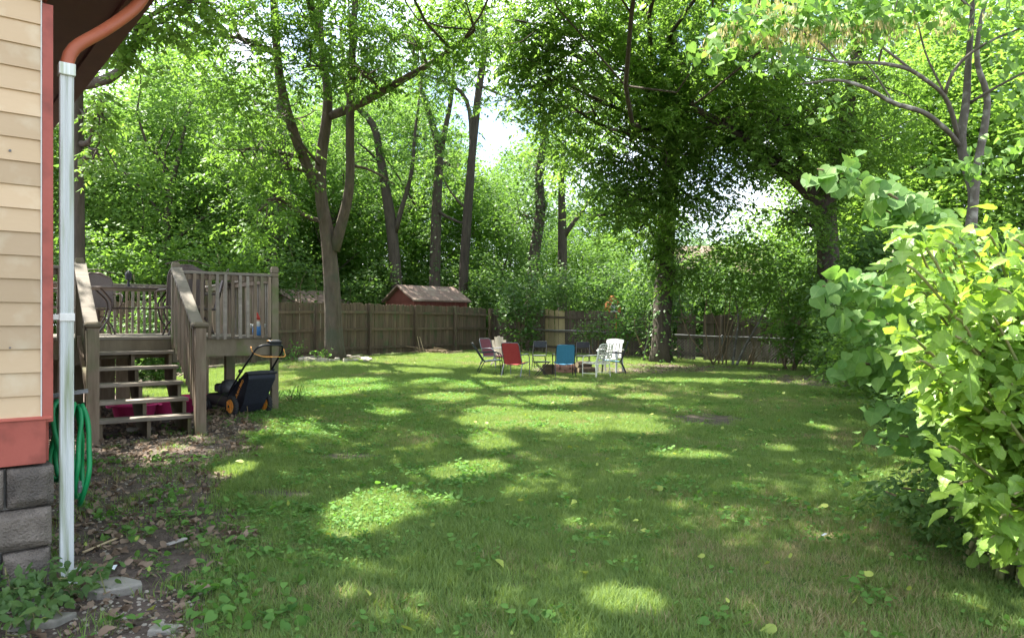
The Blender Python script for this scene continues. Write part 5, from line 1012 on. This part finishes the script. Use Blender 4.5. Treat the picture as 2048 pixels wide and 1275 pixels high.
# --- redbud tree with hanging pods
TB = PG(1940, 8.8); rt = thing('redbud_tree', 'small redbud tree with two pale stems, heart leaves and hanging seed pods', 'tree', TB)
def TS(pts, r): return [np.array(P(*a)) for a in pts], r
RS = [([np.array(TB)] + [np.array(P(*a)) for a in [(1937, 600, 8.8), (1938, 467, 8.8), (1950, 385, 8.8), (1935, 345, 8.8), (1918, 282, 8.75), (1932, 212, 8.7), (1936, 129, 8.6), (1945, 20, 8.5), (1950, -120, 8.4)]], [.07, .065, .06, .055, .055, .052, .045, .035, .028, .015]),
      TS([(1943, 470, 8.8), (1949, 395, 8.75), (1953, 333, 8.7), (1969, 255, 8.65), (1978, 188, 8.6), (1950, 129, 8.5), (1960, 40, 8.4), (1990, -60, 8.3)], [.05, .045, .045, .042, .036, .03, .024, .012]),
      TS([(1917, 290, 8.75), (1906, 271, 8.6), (1851, 224, 8.2), (1788, 208, 7.9), (1729, 173, 7.6), (1671, 157, 7.4), (1600, 169, 7.2)], [.035, .032, .028, .024, .02, .014, .006]), TS([(1915, 275, 8.75), (1908, 235, 8.6), (1890, 188, 8.4), (1820, 137, 8), (1757, 125, 7.7), (1678, 125, 7.4), (1612, 114, 7.2)], [.03, .028, .026, .022, .018, .013, .006]),
      TS([(1890, 190, 8.4), (1895, 150, 8.3), (1933, 108, 8.2), (1990, 75, 8), (2060, 50, 7.8)], [.022, .022, .02, .016, .01]), TS([(1936, 208, 8.7), (1990, 175, 8.4), (2047, 145, 8.2), (2100, 120, 8)], [.02, .016, .012, .008]), TS([(1757, 125, 7.7), (1762, 80, 7.6), (1790, 40, 7.5), (1800, -30, 7.4)], [.014, .012, .009, .005]),
      TS([(1678, 125, 7.4), (1640, 80, 7.2), (1560, 40, 7), (1440, 20, 6.8)], [.01, .009, .008, .004]), TS([(1820, 137, 8), (1720, 60, 7.6), (1600, 10, 7.3), (1480, -30, 7)], [.014, .012, .009, .004]), TS([(1890, 188, 8.4), (1850, 110, 8.2), (1830, 20, 8), (1780, -80, 7.8)], [.014, .012, .01, .006]),
      TS([(1788, 208, 7.9), (1740, 130, 7.7), (1705, 100, 7.6)], [.01, .008, .004]), TS([(1945, 20, 8.5), (1880, -40, 8.1), (1750, -60, 7.6)], [.018, .014, .006])]
tr = MB(); lbm = MB()
for i, (pts, rad) in enumerate(RS):
    pp, r = resample(np.array(pts) - np.array(TB), rad, .12); (tr if i == 0 else lbm).tube(pp, r, 10 if rad[0] > .04 else 6, rough=.12 if rad[0] > .04 else 0, seed=i)
tr.build('trunk', 'bark_smooth', rt, smooth_=True); lbm.build('branches', 'bark_smooth', rt, smooth_=True)
cl = [BL(1480, 50, 6.9, .32, .4, .16, 75), BL(1600, 40, 7.1, .4, .4, .18, 110), BL(1720, 40, 7.4, .45, .45, .18, 110), BL(1830, 20, 7.7, .45, .45, .2, 70), BL(1430, 100, 6.8, .2, .25, .14, 22), BL(1560, 120, 7.1, .4, .3, .1, 30), BL(1960, 30, 8, .5, .5, .2, 50), BL(2030, 90, 7.8, .35, .35, .3, 40), BL(1900, 330, 7.9, .35, .3, .06, 26), BL(2020, 290, 7.8, .3, .3, .06, 20), BL(1990, 330, 7.9, .25, .2, .06, 14), BL(1700, -60, 7.3, .9, .8, .3, 150), BL(1930, -90, 8.2, .9, .8, .4, 150), BL(2020, 200, 8, .3, .3, .2, 22), BL(1680, 210, 7.4, .3, .3, .08, 12)]
p = np.concatenate(blob_points(cl)); p = np.repeat(p, 2, 0) + RNG.normal(0, .06, (len(p) * 2, 3)); n = len(p)
tt = unit(RNG.normal(0, .5, (n, 3)) + np.array([0, 0, -.5])); nn_ = unit(RNG.normal(0, .4, (n, 3)) + np.array([0, -.35, .8]))
tag(ob('crown', leaf_mass('crown', HT[:2], p, frames(tt, nn_), RNG.uniform(.05, .095, n), 'leafRed', RNG.random(n), TB), rt), kind='stuff')
cl = [BL(1450, 75, 6.9, .25, .3, .05, 12), BL(1560, 75, 7.05, .35, .3, .06, 26), BL(1640, 70, 7.2, .3, .3, .06, 22), BL(1740, 60, 7.45, .35, .3, .08, 20), BL(1850, 30, 7.8, .35, .3, .08, 14), BL(1540, 20, 7, .4, .3, .06, 18), BL(1930, 40, 8, .35, .3, .1, 10)]
p = np.repeat(np.concatenate(blob_points(cl)), 13, 0); p = p + RNG.normal(0, .028, p.shape); n = len(p); tt = unit(np.array([0, 0, -1]) + RNG.normal(0, .22, (n, 3))); s_ = unit(np.cross(tt, RNG.normal(0, 1, (n, 3)))); L = RNG.uniform(.05, .085, n)
v, tri = leaf_arrays(p - np.array(TB), tt, s_, L, L * .19, .05); tag(ob('seed_pods', tri_mesh('seed_pods', v, tri, 'pod', np.repeat(RNG.random(n), 4)), rt), kind='stuff')

# ------------------------------------------------------------------ grass, weeds and litter (scattered over the lawn)
def gn_scatter(name, label, cat, pts, rotz, tilt, scl, idx, meshes):
    col = bpy.data.collections.new(name + '_kinds')
    for i, me in enumerate(meshes): col.objects.link(bpy.data.objects.new('%s_kind_%02d' % (name, i), me))
    me = bpy.data.meshes.new(name); me.vertices.add(len(pts)); me.vertices.foreach_set('co', np.ascontiguousarray(pts, np.float32).ravel())
    a = me.attributes.new('rot', 'FLOAT_VECTOR', 'POINT'); a.data.foreach_set('vector', np.ascontiguousarray(np.stack([tilt[:, 0], tilt[:, 1], rotz], 1), np.float32).ravel())
    a = me.attributes.new('scl', 'FLOAT', 'POINT'); a.data.foreach_set('value', np.ascontiguousarray(scl, np.float32)); a = me.attributes.new('idx', 'INT', 'POINT'); a.data.foreach_set('value', np.ascontiguousarray(idx, np.int32)); me.update()
    o = ob(name, me); tag(o, label, cat, kind='stuff'); g = bpy.data.node_groups.new(name, 'GeometryNodeTree')
    g.interface.new_socket('Geometry', in_out='INPUT', socket_type='NodeSocketGeometry'); g.interface.new_socket('Geometry', in_out='OUTPUT', socket_type='NodeSocketGeometry')
    N = g.nodes; i_ = N.new('NodeGroupInput'); o2 = N.new('NodeGroupOutput'); mp = N.new('GeometryNodeMeshToPoints'); ip = N.new('GeometryNodeInstanceOnPoints'); ci = N.new('GeometryNodeCollectionInfo')
    ci.inputs[0].default_value = col; ci.inputs['Separate Children'].default_value = True; ci.inputs['Reset Children'].default_value = True; ip.inputs['Pick Instance'].default_value = True
    def at(nm, ty):
        q = N.new('GeometryNodeInputNamedAttribute'); q.data_type = ty; q.inputs[0].default_value = nm; return q.outputs[0]
    g.links.new(i_.outputs[0], mp.inputs[0]); g.links.new(mp.outputs[0], ip.inputs['Points']); g.links.new(ci.outputs[0], ip.inputs['Instance'])
    g.links.new(at('idx', 'INT'), ip.inputs['Instance Index']); g.links.new(at('rot', 'FLOAT_VECTOR'), ip.inputs['Rotation']); g.links.new(at('scl', 'FLOAT'), ip.inputs['Scale']); g.links.new(ip.outputs[0], o2.inputs[0])
    md = o.modifiers.new('scatter', 'NODES'); md.node_group = g; return o
def tuft(seed, n, rad, h, wd, mat, lean=.5):
    r = np.random.default_rng(seed); a = r.random(n) * 6.28; q = np.sqrt(r.random(n)) * rad; b = np.stack([np.cos(a) * q, np.sin(a) * q, np.full(n, -.005)], 1)
    az = r.random(n) * 6.28; d = np.stack([np.cos(az), np.sin(az), np.zeros(n)], 1); s = np.stack([-np.sin(az), np.cos(az), np.zeros(n)], 1); H = h * r.uniform(.55, 1.2, n)[:, None]; ln = (lean * r.random(n))[:, None]
    W = wd * r.uniform(.7, 1.2, n)[:, None]; up = np.array([[0, 0, 1.]]); m1 = b + up * H * .55 + d * H * ln * .3; m2 = b + up * H + d * H * ln
    v = np.stack([b - s * W / 2, b + s * W / 2, m1 - s * W * .42, m1 + s * W * .42, m2], 1).reshape(-1, 3); k = np.arange(n)[:, None] * 5
    t = np.concatenate([k + np.array([[0, 1, 3]]), k + np.array([[0, 3, 2]]), k + np.array([[2, 3, 4]])]); return tri_mesh('tuft', v, t, mat, np.repeat(r.random(n), 5))
def clump(seed, n, rad, h, sz, tmpl, mat, up=.9):
    r = np.random.default_rng(seed); a = r.random(n) * 6.28; q = np.sqrt(r.random(n)) * rad; p = np.stack([np.cos(a) * q, np.sin(a) * q, h * r.uniform(.4, 1.1, n)], 1)
    t = unit(np.stack([np.cos(a), np.sin(a), r.uniform(-.4, .2, n)], 1) + r.normal(0, .4, (n, 3))); F3 = frames(t, unit(np.array([0, 0, up]) + r.normal(0, .35, (n, 3)))); S_ = sz * r.uniform(.6, 1.25, n)
    vs_, ts_, rs_, b = [], [], [], 0
    for i in range(n):
        V, T = tmpl[i % len(tmpl)]; vs_.append(V @ F3[i].T * S_[i] + p[i]); ts_.append(T + b); rs_.append(np.full(len(V), r.random())); b += len(V)
        st = np.array([p[i] * np.array([.4, .4, 0]), p[i] * np.array([.4, .4, 0]) + np.array([.003, 0, 0]), p[i]]); vs_.append(st); ts_.append(np.array([[0, 1, 2]]) + b); rs_.append(np.full(3, .5)); b += 3
    return tri_mesh('clump', np.concatenate(vs_), np.concatenate(ts_), mat, np.concatenate(rs_), True)
def lawn_points(n, x0, x1, y0, y1):
    p = RNG.random((n, 2)) * np.array([x1 - x0, y1 - y0]) + np.array([x0, y0]); return p
def put(p): return np.column_stack([p, gz(p[:, 0], p[:, 1])])
edgeR = lambda y: 2.75 + .43 * (y - 4)
inside = lambda p: (p[:, 0] < edgeR(p[:, 1]) + .5) & (p[:, 0] > -.78 * p[:, 1] + .2)
GP = []
for n, y0, y1, sc0 in ((11500, 2.3, 7, 1.0), (13500, 7, 13, 1.08), (14000, 13, 20, 1.2), (12000, 20, 31, 1.35)):
    xa = min(-.75 * y0, -3.4) if y0 < 9 else -7.5; p = lawn_points(n * 2, -4.2 if y0 < 9 else -8.5, min(edgeR(y1) + .5, 12), y0, y1); p = p[inside(p)]
    sm = soil_mask(p[:, 0], p[:, 1]); keep = RNG.random(len(p)) > sm * .97; p = p[keep][:n]; GP.append(np.column_stack([put(p), np.full(len(p), sc0)]))
GP = np.concatenate(GP); n = len(GP)
fl = -10.5 + (GP[:, 1] - 17.8) / 1.4995; GP = GP[~((GP[:, 0] < fl + .25) & (GP[:, 1] > 17.8))]; n = len(GP)
dry = vnoise(GP[:, 0], GP[:, 1], .8, 6) * .6 + vnoise(GP[:, 0], GP[:, 1], 3, 7) * .4; pd = smooth(dry + .12 * smooth(GP[:, 0], -.5, 2.5) * (GP[:, 1] < 8), .47, .82) * .55
idx = np.where(RNG.random(n) < pd, RNG.integers(5, 7, n), RNG.integers(0, 5, n)); lush = vnoise(GP[:, 0], GP[:, 1], 1.6, 9)
GRASS = gn_scatter('grass', 'shaded green lawn grass with dry blades mixed in', 'grass', GP[:, :3], RNG.random(n) * 6.28, RNG.normal(0, .12, (n, 2)), GP[:, 3] * (.72 + .5 * lush) * RNG.uniform(.8, 1.15, n), idx,
    [tuft(k, 44, .085, .048, .0036, 'grass', 1.2) for k in range(5)] + [tuft(20 + k, 40, .085, .042, .0032, 'grassdry', 1.35) for k in range(2)])
# weeds: clover and violets, thick on the left
p = lawn_points(60000, -4.5, 7, 2.3, 17); p = p[inside(p) | (p[:, 0] < -1)]; sm = soil_mask(p[:, 0], p[:, 1])
left = smooth(-p[:, 0] + .28 * (p[:, 1] - 3) * 0 + (vnoise(p[:, 0], p[:, 1], .7, 12) - .5) * 2.2, -.6, 1.6); pr_ = (.07 + .34 * left * (vnoise(p[:, 0], p[:, 1], 2.2, 13) > .42)) * np.where(sm > .6, .1, 1.0)
pr_ *= np.where(vnoise(p[:, 0], p[:, 1], 1.3, 14) > .5, 1, .35); p = p[RNG.random(len(p)) < pr_]; n = len(p); near = p[:, 1] < 6.5
idx = np.where(RNG.random(n) < .3, RNG.integers(0, 3, n), RNG.integers(3, 6, n))
gn_scatter('ground_cover_weeds', 'clover and heart-leaved violets spreading through the lawn', 'weeds', put(p), RNG.random(n) * 6.28, RNG.normal(0, .12, (n, 2)), RNG.uniform(.7, 1.25, n), idx,
    [clump(k, 9, .085, .05, .034, HT[:2], 'weed') for k in range(3)] + [clump(10 + k, 22, .1, .042, .019, HT[:2], 'weed') for k in range(3)])
# bigger violets at the lower left edge of the soil
vp = np.array([ground_pt(*a) for a in ((285, 1120), (300, 1135), (330, 1150), (270, 1140), (400, 1185), (420, 1150), (440, 1200), (340, 1165), (240, 1065), (285, 1070), (310, 1010), (330, 985), (355, 1000), (390, 1030), (420, 1060), (210, 1030), (215, 930), (245, 945), (320, 925), (375, 930), (400, 920), (460, 1180), (480, 1215), (500, 1250), (440, 1250), (410, 1230), (230, 1240), (255, 1245), (380, 1080), (350, 1065), (300, 1175), (190, 1010), (180, 930), (345, 1190), (465, 1160), (520, 1120), (540, 1180), (560, 1240))])
vp = np.repeat(vp, 2, 0) + RNG.normal(0, .06, (len(vp) * 2, 2)); sx_, sy_ = ground_pt(225, 1190); vp = vp[np.hypot((vp[:, 0] - sx_), (vp[:, 1] - sy_) * .6) > .24]; n = len(vp)
gn_scatter('violet_patch', 'large heart-leaved violets on the bare soil by the downspout', 'weeds', put(vp), RNG.random(n) * 6.28, RNG.normal(0, .1, (n, 2)), RNG.uniform(.6, 1.1, n), RNG.integers(0, 3, n), [clump(30 + k, 8, .085, .06, .042, HT, 'weed') for k in range(3)])
p = np.concatenate([lawn_points(900, -3.2, -1.0, 2.2, 5), lawn_points(3600, -6.5, -2.2, 5, 13), lawn_points(2600, 3, 11, 18, 28)]); sm = soil_mask(p[:, 0], p[:, 1]); p = p[(sm > .5)]; n = len(p)
q3 = put(p); q3[:, 2] += .012; lit = [clump(50 + k, 3, .05, .012, .06, [OT[k % 4], HT[(k + 1) % 4]], 'litter', .6) for k in range(4)]
gn_scatter('leaf_litter', 'dry brown leaf litter scattered on the bare soil', 'litter', q3, RNG.random(n) * 6.28, RNG.normal(0, .35, (n, 2)), RNG.uniform(.25, .95, n), RNG.integers(0, 4, n), lit)
p = np.concatenate([lawn_points(330, -3, 5.5, 2.6, 14), lawn_points(120, -6, 9, 14, 25)]); n = len(p); q3 = put(p); q3[:, 2] += .05
gn_scatter('fallen_leaves', 'fresh yellow-green fallen leaves lying on the grass', 'litter', q3, RNG.random(n) * 6.28, RNG.normal(0, .4, (n, 2)), RNG.uniform(.45, 1.1, n), RNG.integers(0, 3, n), [clump(70 + k, 1, .01, .004, .055, [OT[k]], 'fallen', .8) for k in range(3)])
# small gravel on the soil
def pebble(seed):
    r = np.random.default_rng(seed); m = MB(); m.lathe([(.3, -.35), (.9, -.2), (1, .05), (.6, .4), (.15, .5)], n=6); v = np.concatenate(m.v) * (1 + r.normal(0, .12, (m.n, 1))); m.v = [v]; return m.mesh('pebble', 'stone')
p = np.concatenate([lawn_points(1500, -2.6, -.8, 2.2, 3.6), lawn_points(1600, -4.5, -2.2, 3.6, 9)]); p = p[soil_mask(p[:, 0], p[:, 1]) > .5]; n = len(p)
gn_scatter('gravel', 'small pale pebbles and chips in the bare soil', 'gravel', put(p), RNG.random(n) * 6.28, RNG.normal(0, .3, (n, 2)), RNG.uniform(.004, .014, n), RNG.integers(0, 3, n), [pebble(k) for k in range(3)])

# ------------------------------------------------------------------ small things on the ground
def slab(label, px, py, poly, th, rz, tilt, name='concrete_chunk'):
    x, d = ground_pt(px, py); t = thing(name, label, 'rubble', (x, d, G(x, d)), rz, 'broken concrete pieces by the house')
    o = MB().prism(poly, 2, -.01, th).build('chunk', 'slab', t, bevel=.008); o.rotation_euler = tilt
slab('triangular broken concrete slab at the foot of the downspout', 220, 1185, [(-.12, -.05), (-.02, -.09), (.15, .0), (.13, .04), (.02, .085), (-.05, .06)], .05, .1, (.12, .05, 0))
slab('grey concrete piece half under leaves in the lower corner', 85, 1245, [(-.12, -.06), (.06, -.08), (.13, .02), (.02, .07), (-.1, .05)], .03, .4, (-.06, .04, 0)); slab('flat concrete piece tucked against the block foundation', 60, 1205, [(-.1, -.05), (.08, -.05), (.1, .04), (-.06, .06)], .025, -.2, (.05, -.08, 0))
slab('pale broken chip at the bottom edge of the soil', 322, 1262, [(-.05, -.03), (.05, -.035), (.045, .03), (-.03, .04)], .025, .2, (.1, .1, 0)); slab('second pale chip beside the bottom edge chip', 350, 1258, [(-.035, -.03), (.03, -.02), (.03, .03), (-.03, .025)], .02, .9, (-.1, .1, 0))
slab('flat stone lying under the bottom stair tread', 280, 865, [(-.14, -.06), (.1, -.07), (.15, .03), (-.08, .06)], .04, .3, (0, .04, 0), 'flat_stone')
def strip(name, label, cat, px0, py0, px1, py1, wd, th, mat, z=.01):
    a = ground_pt(px0, py0); b = ground_pt(px1, py1); t = thing(name, label, cat, (a[0], a[1], G(*a)))
    MB().bar((0, 0, z), (b[0] - a[0], b[1] - a[1], G(*b) - G(*a) + z), wd, th).build('piece', mat, t, bevel=min(wd, th) * .3)
strip('wood_scrap', 'short flat piece of weathered wood lying in the weeds', 'wood scrap', 335, 1103, 372, 1090, .028, .012, 'polewood', .045)
strip('stick', 'yellowish stick lying on the soil by the downspout', 'stick', 165, 1110, 245, 1078, .012, .012, 'fence_light', .02); strip('stick', 'brown stick lying behind the triangular slab', 'stick', 172, 1158, 218, 1130, .016, .014, 'twig', .02)
strip('paper_scrap', 'small pale blue scrap on the soil', 'litter', 225, 1146, 231, 1136, .018, .004, 'paper', .02); strip('paper_scrap', 'white crumpled scrap against the foot of the downspout', 'litter', 140, 1156, 160, 1145, .035, .01, 'paper', .03)
strip('paper_scrap', 'tiny white scrap lying on the lawn', 'litter', 1645, 1088, 1652, 1084, .015, .004, 'paper', .05); strip('timber_edge', 'short dark timber lying beside the stair newel', 'timber', 408, 830, 440, 842, .09, .07, 'log', .03)
for k, (px, d, x2) in enumerate(((838, 27.6, -.1), (846, 27.5, -.16))):
    b = PG(px, d); t = thing('leaning_board', ('short board leaning on the picket fence, the left of two', 'short board leaning on the picket fence, the right of two')[k], 'board', b)
    MB().bar((.08, -.15, 0), (x2, .3, .62), .06, .02, (1, 0, 0)).build('board', 'fence_light', t)
bpz = PG(870, 27.2); bp_ = thing('brush_pile', 'low pile of broken sticks at the foot of the picket fence', 'brush pile', bpz)
for k in range(26):
    c = RNG.normal(0, 1, 2) * np.array([.5, .22]); a = RNG.random() * 3.14; l = RNG.uniform(.2, .55); z = abs(RNG.normal(.06, .06)); v = np.array([math.cos(a) * l, math.sin(a) * l * .5, RNG.normal(0, .06)])
    MB().tube([np.array([*c, z]) - v, np.array([*c, z + .02]), np.array([*c, z]) + v], [.02, .017, .01], 5).build('stick', 'twig', bp_)
# stones round the big trunk
bx, by, bz = PG(668, 22.6)
ring = thing('stone_ring', 'ring of flat pale stones round the foot of the big forked tree', 'stone ring', (bx, by, bz))
for k in range(30):
    a = k / 30 * 6.283; rr = 1.0 + RNG.normal(0, .1); L_, W_, T_ = RNG.uniform(.16, .34), RNG.uniform(.1, .18), RNG.uniform(.05, .1); X_, Y_ = math.cos(a) * rr * 1.05, math.sin(a) * rr * .75
    o = MB().prism([(-L_ / 2, -W_ / 2), (L_ * .4, -W_ / 2), (L_ / 2, W_ * .1), (L_ * .3, W_ / 2), (-L_ * .4, W_ * .45)], 2, -.05, T_).build('stone', 'stone', ring, (X_, Y_, G(bx + X_, by + Y_) - bz + .01), bevel=.015); o.rotation_euler = (RNG.normal(0, .12), RNG.normal(0, .12), a + 1.57 + RNG.normal(0, .25))
# strappy flopped lily clumps by the deck
def strappy(label, px, py, n, dryf):
    x, d = ground_pt(px, py); b = (x, d, G(x, d)); t = thing('lily_clump', label, 'plant', b)
    for mat, cnt in (('drystraw', int(n * dryf)), ('weed', n - int(n * dryf))):
        m = MB(); 
        for i in range(cnt):
            a = RNG.random() * 6.28; l = RNG.uniform(.22, .5); u = np.array([math.cos(a), math.sin(a), 0]); s = np.array([-u[1], u[0], 0]); h = RNG.uniform(.1, .3) if mat == 'weed' else RNG.uniform(.04, .14); p0 = np.append(RNG.normal(0, .05, 2), 0)
            rows = [[p0 + u * l * q + np.array([0, 0, 4 * h * q * (1 - q) + .012]) - s * .008 * (1.05 - q), p0 + u * l * q + np.array([0, 0, 4 * h * q * (1 - q) + .012]) + s * .008 * (1.05 - q)] for q in np.linspace(0, 1, 6)]
            m.sheet(rows, .0015)
        me = m.mesh('blades', mat); a_ = me.attributes.new('rnd', 'FLOAT', 'POINT'); a_.data.foreach_set('value', RNG.random(len(me.vertices)).astype(np.float32)); o = ob('dry_blades' if mat == 'drystraw' else 'green_blades', me, t)
strappy('flopped dry yellow lily leaves on the soil in front of the mower', 482, 838, 40, .8); strappy('half green half dry lily clump beside the deck corner post', 590, 815, 36, .45); strappy('small flopped lily clump between the two larger ones', 545, 828, 14, .6)
# glossy creeping plant over the lower corner of the foundation
cp = (-2.15, 3.15, G(-2.15, 3.15)); c = thing('creeper', 'glossy dark creeper covering the foot of the block foundation', 'plant', cp); m = MB(); cents = []
for i in range(42):
    e = np.array([RNG.uniform(-2.35, -1.93), RNG.uniform(2.95, 3.5), 0]); e[2] = G(e[0], e[1]) + RNG.uniform(.05, .15); cents.append(e); m.tube(curve_pts(np.array([e[0] - .05, e[1] + .1, G(e[0], e[1])]), e, 5, .2) - np.array(cp), .003, 4)
m.build('stems', 'greenstem', c); q = np.repeat(np.array(cents), 9, 0); n = len(q); q = q + RNG.normal(0, .05, (n, 3)) * np.array([1, 1, .5])
tag(ob('foliage', leaf_mass('foliage', OT, q, frames(unit(RNG.normal(0, .6, (n, 3)) + np.array([.2, -.3, .1])), unit(RNG.normal(0, .35, (n, 3)) + np.array([0, -.2, .9]))), RNG.uniform(.03, .06, n), 'ivy', RNG.random(n), cp), c), kind='stuff')
# ivy clinging to the foot of the house corner
